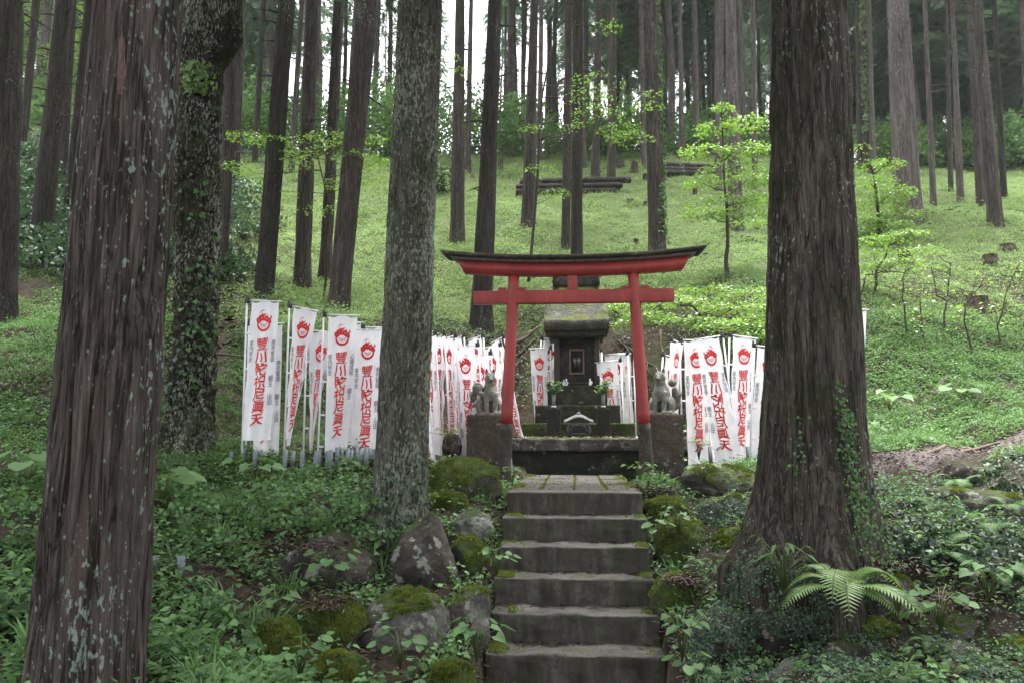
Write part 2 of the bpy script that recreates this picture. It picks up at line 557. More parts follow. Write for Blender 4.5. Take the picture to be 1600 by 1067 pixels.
def m_ground():
    m, nt, b = mat_new('soil')
    k = NT(nt)
    b.inputs['Roughness'].default_value = 0.95
    b.inputs['Specular IOR Level'].default_value = 0.15
    v = k.coords()
    n1 = k.noise(v, 0.9, 6, 0.65); n2 = k.noise(v, 9.0, 6, 0.7); n3 = k.noise(v, 55.0, 4, 0.7)
    col = k.ramp(n2, [(0.3, (0.012, 0.009, 0.006)), (0.55, (0.035, 0.026, 0.018)), (0.75, (0.075, 0.055, 0.04))])
    gr = k.ramp(n3, [(0.3, (0.012, 0.022, 0.006)), (0.7, (0.045, 0.07, 0.018))])
    col = k.mix(k.ramp(n1, [(0.48, 0.0), (0.72, 0.5)]), col, gr)
    sp = k.n('ShaderNodeSeparateXYZ'); k.l(v, sp.inputs[0])           # turf on the open slope
    tf = k.n('ShaderNodeMapRange'); tf.inputs['From Min'].default_value = 14.8; tf.inputs['From Max'].default_value = 16.5
    k.l(sp.outputs[1], tf.inputs['Value'])
    lf = k.n('ShaderNodeMapRange'); lf.inputs['From Min'].default_value = -.8; lf.inputs['From Max'].default_value = 1.2
    k.l(k.math('ADD', k.math('ADD', sp.outputs[0], k.math('MULTIPLY', sp.outputs[1], .35)), k.math('MULTIPLY', k.math('SUBTRACT', n1, .5), 6.0)), lf.inputs['Value'])
    turf = k.ramp(n3, [(0.3, (0.035, 0.055, 0.018)), (0.7, (0.12, 0.17, 0.06))])
    col = k.mix(k.math('MULTIPLY', k.math('MULTIPLY', tf.outputs[0], lf.outputs[0]), k.ramp(n2, [(0.3, 0.25), (0.5, 0.9)])), col, turf)
    k.l(col, b.inputs['Base Color'])
    k.bump(k.math('ADD', n2, k.math('MULTIPLY', n3, 0.4)), 0.8, 0.05, b)
    return m


M['soil'] = m_ground()


def m_path():
    m, nt, b = mat_new('path_dirt')
    k = NT(nt)
    b.inputs['Roughness'].default_value = 0.9
    v = k.coords()
    n2 = k.noise(v, 7.0, 6, 0.7); n3 = k.noise(v, 45.0, 4, 0.7)
    col = k.ramp(n2, [(0.3, (0.035, 0.026, 0.024)), (0.7, (0.10, 0.078, 0.074))])
    col = k.mix(k.ramp(n3, [(0.4, 0.6), (0.6, 0.0)]), col, (0.03, 0.02, 0.016))
    k.l(col, b.inputs['Base Color'])
    k.bump(k.math('ADD', n2, k.math('MULTIPLY', n3, 0.5)), 0.9, 0.04, b)
    return m


M['path_dirt'] = m_path()

# ------------------------------------------------------------------ rocks table (px box x0,x1,y0,y1, distance, material, shape, label)
ROCKS = [
    (658, 786, 712, 800, 8.0, 'stone_moss', 'block', 'big mossy boulder with a bare grey top beside the left pillar of the red gate'),
    (668, 730, 766, 804, 7.5, 'stone_moss', 'round', 'small mossy rock below the big boulder, right of the grey trunk'),
    (705, 772, 796, 842, 7.1, 'stone_pale', 'flat', 'pale bare-topped stone beside the second stair from the top'),
    (578, 726, 800, 930, 6.5, 'stone_dark', 'wedge', 'tall triangular rock with pale lichen patches under the grey trunk'),
    (564, 706, 922, 1056, 5.55, 'stone_grey', 'round', 'large rounded grey boulder with lichen left of the lower stairs'),
    (690, 766, 918, 1004, 5.75, 'stone_grey', 'block', 'mossy angular rock between the rounded grey boulder and the stairs'),
    (446, 576, 936, 1030, 5.5, 'stone_moss', 'flat', 'dark flat-topped rock with bright moss left of the rounded grey boulder'),
    (384, 478, 970, 1068, 4.95, 'stone_moss', 'round', 'dome-shaped moss-covered rock at the lower left'),
    (478, 574, 1020, 1095, 4.7, 'stone_moss', 'round', 'brownish mossy rock at the bottom edge left of the stairs'),
    (700, 762, 838, 905, 6.7, 'stone_moss', 'round', 'small mossy rock between the triangular rock and the stairs'),
    (664, 742, 1034, 1095, 4.85, 'stone_moss', 'round', 'low mossy stone at the bottom edge beside the lowest stair'),
    (405, 592, 826, 930, 6.35, 'stone_dark', 'round', 'dark earthy mound of rock under the leaves left of the triangular rock'),
    (395, 465, 742, 762, 8.4, 'stone_moss', 'flat', 'flat mossy stone in the leaves below the left banners'),
    (355, 436, 792, 814, 7.5, 'stone_moss', 'flat', 'low mossy slab half hidden in the leaf cover on the left'),
    (690, 722, 676, 708, 9.6, 'stone_dark', 'round', 'small dark round stone at the feet of the banners left of the gate'),
    (1064, 1184, 724, 776, 8.0, 'stone_grey', 'block', 'long grey block with a mossy edge right of the right pillar'),
    (1003, 1092, 776, 820, 7.35, 'stone_moss', 'flat', 'flat mossy stone at the right end of the landing'),
    (1088, 1166, 770, 824, 7.2, 'stone_grey', 'block', 'grey block under creeper beside the big cedar root'),
    (1026, 1112, 806, 896, 6.75, 'stone_moss', 'round', 'bright moss-topped boulder right of the third stair'),
    (1112, 1174, 824, 874, 6.5, 'stone_moss', 'round', 'small mossy cone-shaped rock in front of the big cedar'),
    (1016, 1118, 894, 972, 6.0, 'stone_moss', 'round', 'mossy boulder with brown needles right of the lower stairs'),
    (1168, 1302, 926, 1060, 5.35, 'stone_dark', 'block', 'large dark boulder under creeper below the big cedar'),
    (1082, 1180, 950, 1070, 5.3, 'stone_dark', 'round', 'creeper-covered mound right of the lowest stair'),
    (1190, 1280, 1028, 1090, 4.6, 'stone_pale', 'wedge', 'bare pale grey stone at the bottom edge right of the stairs'),
    (1346, 1434, 892, 980, 5.2, 'stone_grey', 'block', 'rock with mossy top and grey face right of the large fern'),
    (1336, 1436, 970, 1020, 4.95, 'stone_moss', 'flat', 'low mossy stone below the grey-faced rock'),
    (1458, 1568, 956, 1020, 4.9, 'stone_grey', 'flat', 'flat brownish stone at the lower right'),
    (1472, 1534, 1000, 1060, 4.6, 'stone_pale', 'round', 'small rounded grey stone under the flat brownish stone'),
    (1548, 1640, 996, 1075, 4.6, 'stone_moss', 'round', 'mossy boulder in the bottom right corner'),
    (1276, 1378, 1004, 1095, 4.7, 'stone_dark', 'round', 'dark stone under small-leaved creeper at the bottom, right of centre'),
    (1455, 1640, 764, 830, 6.7, 'stone_grey', 'slab', 'long flat stone slab bordering the dirt path'),
    (1476, 1530, 722, 754, 7.6, 'stone_dark', 'flat', 'dark stone among ferns at the near edge of the dirt path'),
]

# ------------------------------------------------------------------ terrain
ctl = []


def cp(px, py, d, dz=0.0):
    p = P(px, py, d)
    ctl.append((p.x, p.y, p.z + dz))


for x, y, z in [(0, -6, -1.3), (-4, -6, -1.0), (5, -6, -1.0), (0.2, 0, -1.27), (-2.2, 0.5, -1.1), (2.6, 0.5, -1.1), (-6, 0, -0.5), (6.5, 0, -0.5),
                (0.35, 3.0, -1.27), (0.45, 4.6, -1.25), (-0.35, 5.0, -1.1), (1.25, 5.2, -1.05), (-9, 4, 0.2), (9, 4, 0.3)]:
    ctl.append((x, y, z))
for x, y, z in [(-0.85, 1.2, -0.05), (0.85, 1.2, -0.05), (-1.1, 2.5, -0.04), (1.1, 2.5, -0.1), (-1.9, 3.6, 0.05), (1.9, 3.6, 0.0), (0, 4.0, 0.1),
                (-1.9, 5.3, 0.25), (1.9, 5.3, 0.2), (0, 6.2, 0.5)]:
    p = L(x, y, z)
    ctl.append(tuple(p))
for px, py, d in [
    (50, 720, 7.5), (50, 900, 5.0), (300, 700, 9.2), (380, 716, 8.7), (500, 712, 8.9), (600, 712, 9.0), (640, 800, 7.2), (450, 1060, 4.2), (250, 1060, 3.9), (250, 900, 5.2),
    (250, 800, 6.6), (450, 800, 7.0), (60, 1060, 3.6), (700, 700, 9.6), (770, 690, 10.8),
    (1270, 880, 5.7), (1400, 830, 6.0), (1160, 815, 6.6), (1550, 945, 4.8), (1550, 1065, 4.1), (1400, 1060, 4.2), (1240, 1060, 4.4), (1420, 745, 7.6), (1580, 700, 8.8), (1150, 725, 9.4),
    (1110, 723, 9.6), (1340, 700, 9.0), (1400, 690, 9.3), (1600, 640, 10.5), (1450, 620, 11.0), (1500, 540, 12.8), (1600, 480, 14.2), (1380, 500, 13.4), (1250, 520, 13.2),
    (5, 492, 11.8), (65, 395, 14.8), (100, 560, 10.2), (200, 480, 13.0), (345, 450, 15.5), (350, 560, 12.2), (420, 470, 15.6), (530, 484, 15.4), (450, 560, 12.6), (600, 540, 13.6),
    (700, 540, 14.0), (752, 512, 15.6), (820, 480, 15.6), (905, 480, 15.4), (1000, 490, 15.2), (1100, 500, 14.6),
    (480, 400, 18.5), (640, 400, 18.6), (715, 372, 20.0), (900, 405, 18.6), (1027, 395, 18.8), (1150, 365, 19.4), (1290, 380, 18.0), (1430, 342, 18.4), (1555, 356, 17.6),
    (560, 320, 23.0), (700, 310, 23.8), (825, 350, 21.0), (830, 296, 24.6), (970, 296, 24.6), (1120, 300, 24.0), (1250, 300, 23.5), (1480, 318, 21.5), (1600, 312, 21.0),
    (700, 248, 29.2), (850, 240, 29.8), (1000, 240, 29.8), (1150, 244, 29.4), (1400, 270, 27.0), (1590, 285, 25.5),
    (400, 300, 23.0), (250, 300, 20.5), (100, 300, 18.5), (0, 310, 17.0), (300, 230, 28.0), (100, 220, 26.0), (480, 250, 28.5),
]:
    cp(px, py, d)
for x, y, z in [(-16, 34, 14.2), (0, 36, 13.2), (14, 35, 13.0), (-28, 20, 11.0), (28, 20, 9.0), (-20, 8, 4.0), (20, 8, 3.0), (-45, 45, 20), (45, 45, 18), (0, 60, 17.5),
                (-30, 75, 23), (30, 75, 22), (0, 110, 24), (-70, 110, 28), (70, 110, 28), (-60, 0, 8), (60, 0, 6), (-40, -20, 0), (40, -20, 0), (0, -25, -2)]:
    ctl.append((x, y, z))
for x0, x1, y0, y1, d, *_ in ROCKS:
    cp((x0 + x1) / 2, y1 - 0.25 * (y1 - y0), d, 0.0)

ctl = np.array(ctl)


def _tps(K, r2):
    return 0.5 * r2 * np.log(r2 + 1e-9)


def tps_fit(c, lam):
    n = len(c)
    d = c[:, None, :2] - c[None, :, :2]
    K = _tps(None, (d ** 2).sum(-1))
    A = np.zeros((n + 3, n + 3))
    A[:n, :n] = K + np.eye(n) * lam
    A[:n, n] = 1; A[:n, n + 1:] = c[:, :2]
    A[n, :n] = 1; A[n + 1:, :n] = c[:, :2].T
    b = np.zeros(n + 3); b[:n] = c[:, 2]
    return np.linalg.solve(A, b)


TW = tps_fit(ctl, 0.10)


def stair_top(ly):
    """height of the stairs and the court at local depth ly"""
    return np.where(ly >= 0, 0.0, -0.201 * np.ceil(-ly / 0.33))


def height(x, y, detail=True):
    x = np.asarray(x, float); y = np.asarray(y, float)
    sh = x.shape
    x, y = x.ravel(), y.ravel()
    z = np.empty(len(x))
    for i in range(0, len(x), 20000):
        xs, ys = x[i:i + 20000], y[i:i + 20000]
        r2 = (xs[:, None] - ctl[None, :, 0]) ** 2 + (ys[:, None] - ctl[None, :, 1]) ** 2
        z[i:i + 20000] = _tps(None, r2) @ TW[:-3] + TW[-3] + TW[-2] * xs + TW[-1] * ys
    if detail:
        z = z + 0.10 * fbm(x * 0.9, y * 0.9, 0, 3, 3) + 0.035 * fbm(x * 4, y * 4, 0, 5, 3)
    lx, ly = loc_xy(x, y)
    # under the stairs, the paving and the shrine platform the ground stays below the stone
    w = np.clip((np.abs(lx) - 0.62) / 0.18, 0, 1)
    lim = stair_top(ly - 0.05) - 0.12 + w * 2.0
    m = (np.abs(lx) < 0.8) & (ly < 3.3) & (ly > -2.6)
    z = np.where(m, np.minimum(z, lim), z)
    m = (np.abs(lx) < 0.8) & (ly <= -2.6)
    z = np.where(m, np.minimum(z, -1.3 + w * 2.0), z)
    m = (np.abs(lx) < 1.85) & (ly > 3.0) & (ly < 6.3)
    z = np.where(m, np.minimum(z, 0.30), z)
    return z.reshape(sh)


def hz(x, y):
    return float(height(np.array([x]), np.array([y]))[0])


def ground_hit(px, py, dmin=3.0, dmax=70.0):
    d = np.arange(dmin, dmax, 0.1)
    u, v = (px - 800) / F, (533.5 - py) / F
    k = d / (CP - v * SP)
    x, z = u * k, EYE + k * (SP + v * CP)
    h = height(x, d, False)
    i = np.argmax(z < h)
    if z[i] >= h[i]: return None
    return float(x[i]), float(d[i])


def axis(lo, hi, fine_lo, fine_hi, step, grow=1.09):
    a = list(np.arange(fine_lo, fine_hi, step))
    s, x = step, fine_hi
    r = []
    while x < hi: r.append(x); s *= grow; x += s
    s, x = step, fine_lo - step
    l = []
    while x > lo: l.append(x); s *= grow; x -= s
    return np.array(l[::-1] + a + r)


gx, gy = axis(-80, 80, -5, 6, 0.07), axis(-30, 130, 3, 11, 0.07)
X, Y = np.meshgrid(gx, gy)
Z = height(X, Y)
nx, ny = len(gx), len(gy)
idx = np.arange(nx * ny).reshape(ny, nx)
q = np.stack([idx[:-1, :-1], idx[:-1, 1:], idx[1:, 1:], idx[1:, :-1]], -1).reshape(-1, 4)
tag(link('ground', np_mesh('ground', np.stack([X, Y, Z], -1), [q], smooth=True), M['soil']), kind='structure')

# ------------------------------------------------------------------ leaves
LEAF = {
    'oval': (np.array([(0, 0, 0), (-.33, .42, .09), (0, 1, -.06), (.33, .42, .09)]), [np.array([(0, 2, 1), (0, 3, 2)])]),
    'lance': (np.array([(0, 0, 0), (-.14, .4, .05), (0, 1, -.2), (.14, .4, .05)]), [np.array([(0, 2, 1), (0, 3, 2)])]),
    'heart': (np.array([(0, 0, 0), (-.36, -.16, .05), (-.5, .26, .1), (-.2, .72, .03), (0, 1, -.1), (.2, .72, .03), (.5, .26, .1), (.36, -.16, .05)]),
              [np.array([(0, 4, 3), (0, 3, 2), (0, 2, 1), (0, 7, 6), (0, 6, 5), (0, 5, 4)])]),
    'blade': (np.array([(-.035, 0, 0), (.035, 0, 0), (.03, .55, .0), (-.03, .55, .0), (0, 1, -.22)]), [np.array([(0, 1, 2), (0, 2, 3), (3, 2, 4)])]),
}


def _star():
    v = [(0, 0, 0)]
    for a, r in [(-150, .25), (-115, .62), (-88, .30), (-62, .85), (-35, .34), (0, 1.0), (35, .34), (62, .85), (88, .30), (115, .62), (150, .25)]:
        t = math.radians(a)
        v.append((math.sin(t) * r * .72, math.cos(t) * r * .72 + .2, -.10 * r))
    return np.array(v), [np.array([(0, i + 1, i) for i in range(1, 11)])]


LEAF['star'] = _star()


def _sprig(n=9, w=0.55):
    """flat conifer spray: small leaflets along a drooping axis"""
    V, Fc = [], []
    k = 0
    for i in range(n):
        t = (i + 0.4) / n
        for s in (-1, 1):
            l = w * (1 - 0.65 * t) * (0.75 + 0.25 * ((i * 7) % 3) / 2)
            bx, by, bz = 0, t, -0.18 * t * t
            ex, ey, ez = s * l, t + 0.42 * l, bz - 0.22 * l
            dx, dy = -s * (ey - by) * .16, (ex - bx) * .16 * s
            mx, my, mz = bx * .45 + ex * .55, by * .45 + ey * .55, bz * .45 + ez * .55
            V += [(bx, by, bz), (mx + dx * s, my - abs(dy), mz), (ex, ey, ez), (mx - dx * s, my + abs(dy), mz)]
            Fc += [(k, k + 1, k + 2), (k, k + 2, k + 3)]
            k += 4
    return np.array(V), [np.array(Fc)]


LEAF['sprig'] = _sprig()


def norm(a):
    return a / (np.linalg.norm(a, axis=-1, keepdims=True) + 1e-9)


class Leaves:
    def __init__(self): self.v, self.f, self.t, self.n = [], [], [], 0

    def add(self, pos, size, dirn, nrm, shape='oval', tint=None):
        pos = np.asarray(pos, float).reshape(-1, 3)
        n = len(pos)
        if n == 0: return self
        T, Fs = LEAF[shape]
        size = np.broadcast_to(np.asarray(size, float), (n,))
        dirn = norm(np.broadcast_to(np.asarray(dirn, float), (n, 3)))
        nrm = np.broadcast_to(np.asarray(nrm, float), (n, 3))
        xx = norm(np.cross(dirn, nrm))
        zz = np.cross(xx, dirn)
        V = pos[:, None, :] + size[:, None, None] * (T[None, :, 0:1] * xx[:, None] + T[None, :, 1:2] * dirn[:, None] + T[None, :, 2:3] * zz[:, None])
        if tint is None: tint = RNG.random(n)
        tint = np.broadcast_to(tint, (n,))
        for f in Fs:
            g = (f[None] + (np.arange(n) * len(T))[:, None, None] + self.n)
            self.f.append(g.reshape(-1, 3))
            self.t.append(np.repeat(tint, len(f)))
        self.v.append(V.reshape(-1, 3)); self.n += n * len(T)
        return self

    def mesh(self, name):
        return np_mesh(name, np.concatenate(self.v), [np.concatenate(self.f)], tint=np.concatenate(self.t))

    def build(self, name, mat, parent=None, loc=None):
        return link(name, self.mesh(name), mat, parent, loc)


def rnd_dir(n, zlo=-0.3, zhi=0.6):
    a = RNG.random(n) * 2 * PI
    z = RNG.uniform(zlo, zhi, n)
    return np.stack([np.cos(a), np.sin(a), z], -1)


def rnd_up(n, tilt=0.5):
    return norm(np.stack([RNG.normal(0, tilt, n), RNG.normal(0, tilt, n), np.ones(n)], -1))

# ------------------------------------------------------------------ stonework helpers
def rough_box(mb, c, s, bev=0.015, amp=0.006, cuts=6, rot=None, freq=5.0, seed=1):
    bm = bmesh.new()
    bmesh.ops.create_cube(bm, size=1.0)
    bmesh.ops.scale(bm, vec=Vector(s), verts=bm.verts)
    if bev > 0: bmesh.ops.bevel(bm, geom=bm.edges[:], offset=bev, segments=2, profile=0.6, affect='EDGES')
    long = [e for e in bm.edges if e.calc_length() > 0.05]
    bmesh.ops.subdivide_edges(bm, edges=long, cuts=cuts, use_grid_fill=True)
    bm.normal_update()
    co = np.array([v.co[:] for v in bm.verts]) + np.array(c)
    d = amp * fbm(co[:, 0] * freq, co[:, 1] * freq, co[:, 2] * freq, seed, 3)
    for v, k in zip(bm.verts, d): v.co += v.normal * float(k)
    if rot is not None: bmesh.ops.transform(bm, matrix=rot, verts=bm.verts)
    bmesh.ops.translate(bm, vec=Vector(c), verts=bm.verts)
    return mb.bm(bm)


def at_local(name, label, cat, x, y, z, group=None, dz=0.0):
    return thing(name, label, cat, L(x, y, z), -YAW + dz, group)


def part(name, mb, mat, parent, label=None, smooth=False):
    o = mb.build(name, M[mat], parent, smooth=smooth)
    if label: o['label'] = label
    return o


# ------------------------------------------------------------------ stairs and paving
st = at_local('stone_stairs', 'worn grey stone stairs with mossy tread ends leading up to the red gate', 'stairs', 0, 0, 0)
for k in range(1, 7):
    mb = MB()
    rough_box(mb, (RNG.uniform(-.008, .008), -.33 * k + .185, -.201 * k - .14 - (0.35 if k == 6 else 0)), (1.262 + RNG.uniform(-.01, .015), .37, .28 + (0.7 if k == 6 else 0)),   .014, .015, 22, freq=8.0, seed=k, rot=Matrix.Rotation(RNG.normal(0, .004), 4, 'Y'))
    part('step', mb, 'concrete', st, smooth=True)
    ms = Leaves()                                                    # moss cushions at the tread ends
    for sx, n in ((-1, 900), (1, 420)):
        xx = sx * (.62 - np.abs(RNG.normal(0, .075 if sx < 0 else .05, n)))
        yy = -.33 * k + np.clip(.02 + RNG.random(n) * .31, .01, .32)
        keep = vnoise(xx * 9, yy * 9, k * 3.3, 5) > -.05
        p = np.stack([xx, yy, np.full(n, -.201 * k + .001)], -1)[keep]
        ms.add(p, RNG.uniform(.012, .026, len(p)), rnd_dir(len(p), .5, 1.5), rnd_dir(len(p), -.2, .2), 'oval')
    ms.build('moss', M['moss'], st)
mb = MB()
rough_box(mb, (0, .16, -.15), (1.262, .32, .30), .014, .005, 14, seed=20)
ys = [.325, 1.25, 2.2, 3.18]
xs = [-.632, -.33, .0, .31, .632]
for i in range(3):
    for j in range(4):
        x0, x1, y0, y1 = xs[j] + .008, xs[j + 1] - .008, ys[i] + .006, ys[i + 1] - .008
        rough_box(mb, ((x0 + x1) / 2, (y0 + y1) / 2, -.05 + RNG.uniform(-.006, .004)), (x1 - x0, y1 - y0, .10), .012, .004, 6, seed=30 + i * 4 + j)
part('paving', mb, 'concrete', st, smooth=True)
ms = Leaves()
for j in (1, 2, 3):
    n = 900
    p = np.stack([xs[j] + RNG.normal(0, .014, n), RNG.uniform(.33, 3.15, n), np.full(n, -.012)], -1)
    p = p[vnoise(p[:, 1] * 5, j * 7.1, 0, 3) > -.45]
    ms.add(p, RNG.uniform(.012, .026, len(p)), rnd_dir(len(p), .5, 1.5), rnd_dir(len(p), -.2, .2), 'oval')
n = 1600
p = np.stack([RNG.uniform(-.63, .63, n), RNG.choice(ys[1:3], n) + RNG.normal(0, .02, n), np.full(n, -.010)], -1)
p = p[vnoise(p[:, 0] * 5, p[:, 1] * 3, 2, 3) > .1]
ms.add(p, RNG.uniform(.012, .024, len(p)), rnd_dir(len(p), .5, 1.5), rnd_dir(len(p), -.2, .2), 'oval')
n = 1800
p = np.stack([RNG.choice([-1, 1], n) * (.62 - np.abs(RNG.normal(0, .06, n))), RNG.uniform(.02, 3.15, n), np.full(n, .001)], -1)
p = p[vnoise(p[:, 0] * 5, p[:, 1] * 3, 8, 3) > -.1]
ms.add(p, RNG.uniform(.012, .028, len(p)), rnd_dir(len(p), .5, 1.5), rnd_dir(len(p), -.2, .2), 'oval')
ms.build('moss', M['moss'], st)

# ------------------------------------------------------------------ torii
TY = 1.7
TD = L(0, TY).y


def tz(py): return P(900, py, TD).z


PX = TD / F
tor = at_local('torii_gate', 'red wooden torii gate with dark weathered roof beam over the stone path', 'gate', 0, TY, 0)
zt, zb, zm = tz(430), -.06, tz(663)
for s in (-1, 1):
    xb, xt = s * .828 + .01, s * .706 + .01
    def pl(z): return xb + (xt - xb) * (z - zb) / (zt - zb)
    mb = MB()
    zs = np.linspace(zm, zt + .02, 14)
    mb.tube([(pl(z), 0, z) for z in zs], np.linspace(.072, .064, 14), 28)
    pil = part('pillar', mb, 'paint_red', tor, smooth=False)
    for p in pil.data.polygons: p.use_smooth = len(p.vertices) == 4
    mb = MB()
    zs = np.linspace(zb - .15, zm + .012, 12)
    mb.tube([(pl(z), 0, z) for z in zs], np.linspace(.083, .0755, 12), 28)
    ft = part('footing_sleeve', mb, 'footing', pil, 'grey weathered sleeve round the foot of the pillar')
    for p in ft.data.polygons: p.use_smooth = len(p.vertices) == 4
n0, n1 = tz(474), tz(454)
mb = MB(); mb.box((0, 0, (n0 + n1) / 2), (2.36, .105, n1 - n0), .006)
part('tie_beam', mb, 'paint_red', tor)
for s in (-1, 1):
    for t in (-1, 1):
        x = s * (.706 + .022) + .01 + t * .115
        mb = MB(); mb.box((x, 0, n1 + .020), (.095, .06, .042), .004)
        part('wedge', mb, 'paint_red', tor)
mb = MB(); mb.box((0, 0, (n1 + tz(428)) / 2), (.115, .10, tz(428) - n1), .004)
part('centre_strut', mb, 'paint_red', tor)


def swept_beam(prof, halves, lift, power=2.2, n=40):
    """cross-section prof [(y, z, half length)], bent up towards both ends"""
    mb = MB()
    t = np.linspace(-1, 1, n)
    V = np.zeros((n, len(prof), 3))
    for j, (y, z, hl) in enumerate(prof):
        x = t * hl
        V[:, j, 0] = x; V[:, j, 1] = y; V[:, j, 2] = z + lift * (np.abs(x) / halves) ** power
    m = len(prof)
    mb.add(V, [ring_quads(n, m)[:, ::-1], np.arange(m)[None, :], (np.arange(m) + (n - 1) * m)[None, ::-1]])
    return mb


a, b = tz(431), tz(412.5)
part('lintel', swept_beam([(-.075, a, 1.29), (-.075, b, 1.37), (.075, b, 1.37), (.075, a, 1.29)], 1.55, .076), 'paint_red', tor)
k0, k1 = b + .003, b + .018
part('under_board', swept_beam([(-.135, k0, 1.40), (-.135, k1 + .012, 1.44), (.135, k1 + .012, 1.44), (.135, k0, 1.40)], 1.55, .076), 'shingle_edge', tor)
k2 = k1 + .013
rf = part('roof_beam', swept_beam([(-.19, k2, 1.50), (-.19, k2 + .040, 1.56), (0, k2 + .085, 1.56), (.19, k2 + .040, 1.56), (.19, k2, 1.50)], 1.55, .082, n=80), 'kasagi', tor)

# ------------------------------------------------------------------ platform, plinths, foxes
PZ = 0.485
plat = at_local('stone_platform', 'dark mossy stone platform with rough coping behind the red gate', 'platform', 0, 3.2, 0)
mb = MB()
rough_box(mb, (0, 1.5, .10), (3.26, 2.9, .42), .02, .012, 16, seed=50)
part('wall', mb, 'stone_tier', plat, smooth=True)
mb = MB()
for x0, x1 in ((-1.68, -.72), (-.714, .06), (.066, 1.0), (1.006, 1.70)):
    rough_box(mb, ((x0 + x1) / 2, .16, PZ - .085), (x1 - x0, .44, .17), .02, .016, 12, freq=9, seed=int(60 + x0 * 3))
rough_box(mb, (0, 1.68, PZ - .095), (3.36, 2.58, .155), .02, .01, 16, seed=66)
part('coping', mb, 'stone_grey', plat, smooth=True)

mets = []


def blob_mesh(name, items, voxel=0.012, smooth=6):
    """one continuous surface round ellipsoids ('e', centre, radii, rotation) and tapered tubes ('t', points, radii)"""
    mb = MB()
    for it in items:
        if it[0] == 'e':
            bm = bmesh.new()
            bmesh.ops.create_icosphere(bm, subdivisions=3, radius=1.0)
            bmesh.ops.scale(bm, vec=Vector(it[2]), verts=bm.verts)
            if len(it) > 3: bmesh.ops.transform(bm, matrix=it[3], verts=bm.verts)
            bmesh.ops.translate(bm, vec=Vector(it[1]), verts=bm.verts)
            mb.bm(bm)
        else: mb.tube(it[1], it[2], 14)
    me = through_modifiers(mb.mesh(name), ('REMESH', {'mode': 'VOXEL', 'voxel_size': voxel}), ('SMOOTH', {'factor': 0.5, 'iterations': smooth}))
    me.name = name
    me.polygons.foreach_set('use_smooth', np.ones(len(me.polygons), bool))
    return me


def rotm(ax, deg): return Matrix.Rotation(math.radians(deg), 4, ax)


def fox_mesh(mir=1):
    """seated fox about 0.6 m tall facing -y"""
    it = [
        ('e', (0, .10, .13), (.125, .15, .14)),                                  # haunch mass
        ('t', [(0, .10, .16), (0, .03, .27), (0, -.03, .37)], [.125, .105, .072]),  # trunk leaning up
        ('e', (0, -.05, .26), (.085, .075, .11)),                                # chest
        ('t', [(0, -.02, .36), (0, -.035, .44)], [.068, .058]),                  # neck
        ('e', (0, -.05, .475), (.063, .066, .062)),                              # skull
        ('e', (-.045, -.045, .455), (.03, .035, .035)), ('e', (.045, -.045, .455), (.03, .035, .035)),
        ('t', [(0, -.08, .47), (0, -.125, .442), (0, -.155, .430)], [.045, .030, .017]),  # muzzle
        ('t', [(0, -.08, .445), (0, -.13, .418)], [.030, .014]),
    ]
    for s in (-1, 1):
        it += [
            ('e', (s * .105, .06, .12), (.06, .12, .115)),                       # thigh
            ('t', [(s * .11, .04, .035), (s * .11, -.07, .022), (s * .10, -.12, .02)], [.036, .034, .026]),  # hind foot
            ('t', [(s * .062, -.07, .28), (s * .058, -.105, .16), (s * .052, -.12, .05), (s * .052, -.125, .02)], [.042, .034, .028, .027]),  # fore leg
            ('t', [(s * .052, -.12, .018), (s * .052, -.165, .016)], [.028, .022]),
            ('t', [(s * .038, -.035, .515), (s * .044, -.035, .555), (s * .046, -.04, .592)], [.028, .021, .007]),  # ear
        ]
    # bushy tail standing up at the back, leaning outwards, and the ball under the raised paw
    it += [('t', [(mir * .06, .20, .06), (mir * .15, .20, .14), (mir * .17, .17, .26), (mir * .135, .13, .34)], [.05, .075, .07, .03])]
    return blob_mesh('fox', it, .0085, 5)


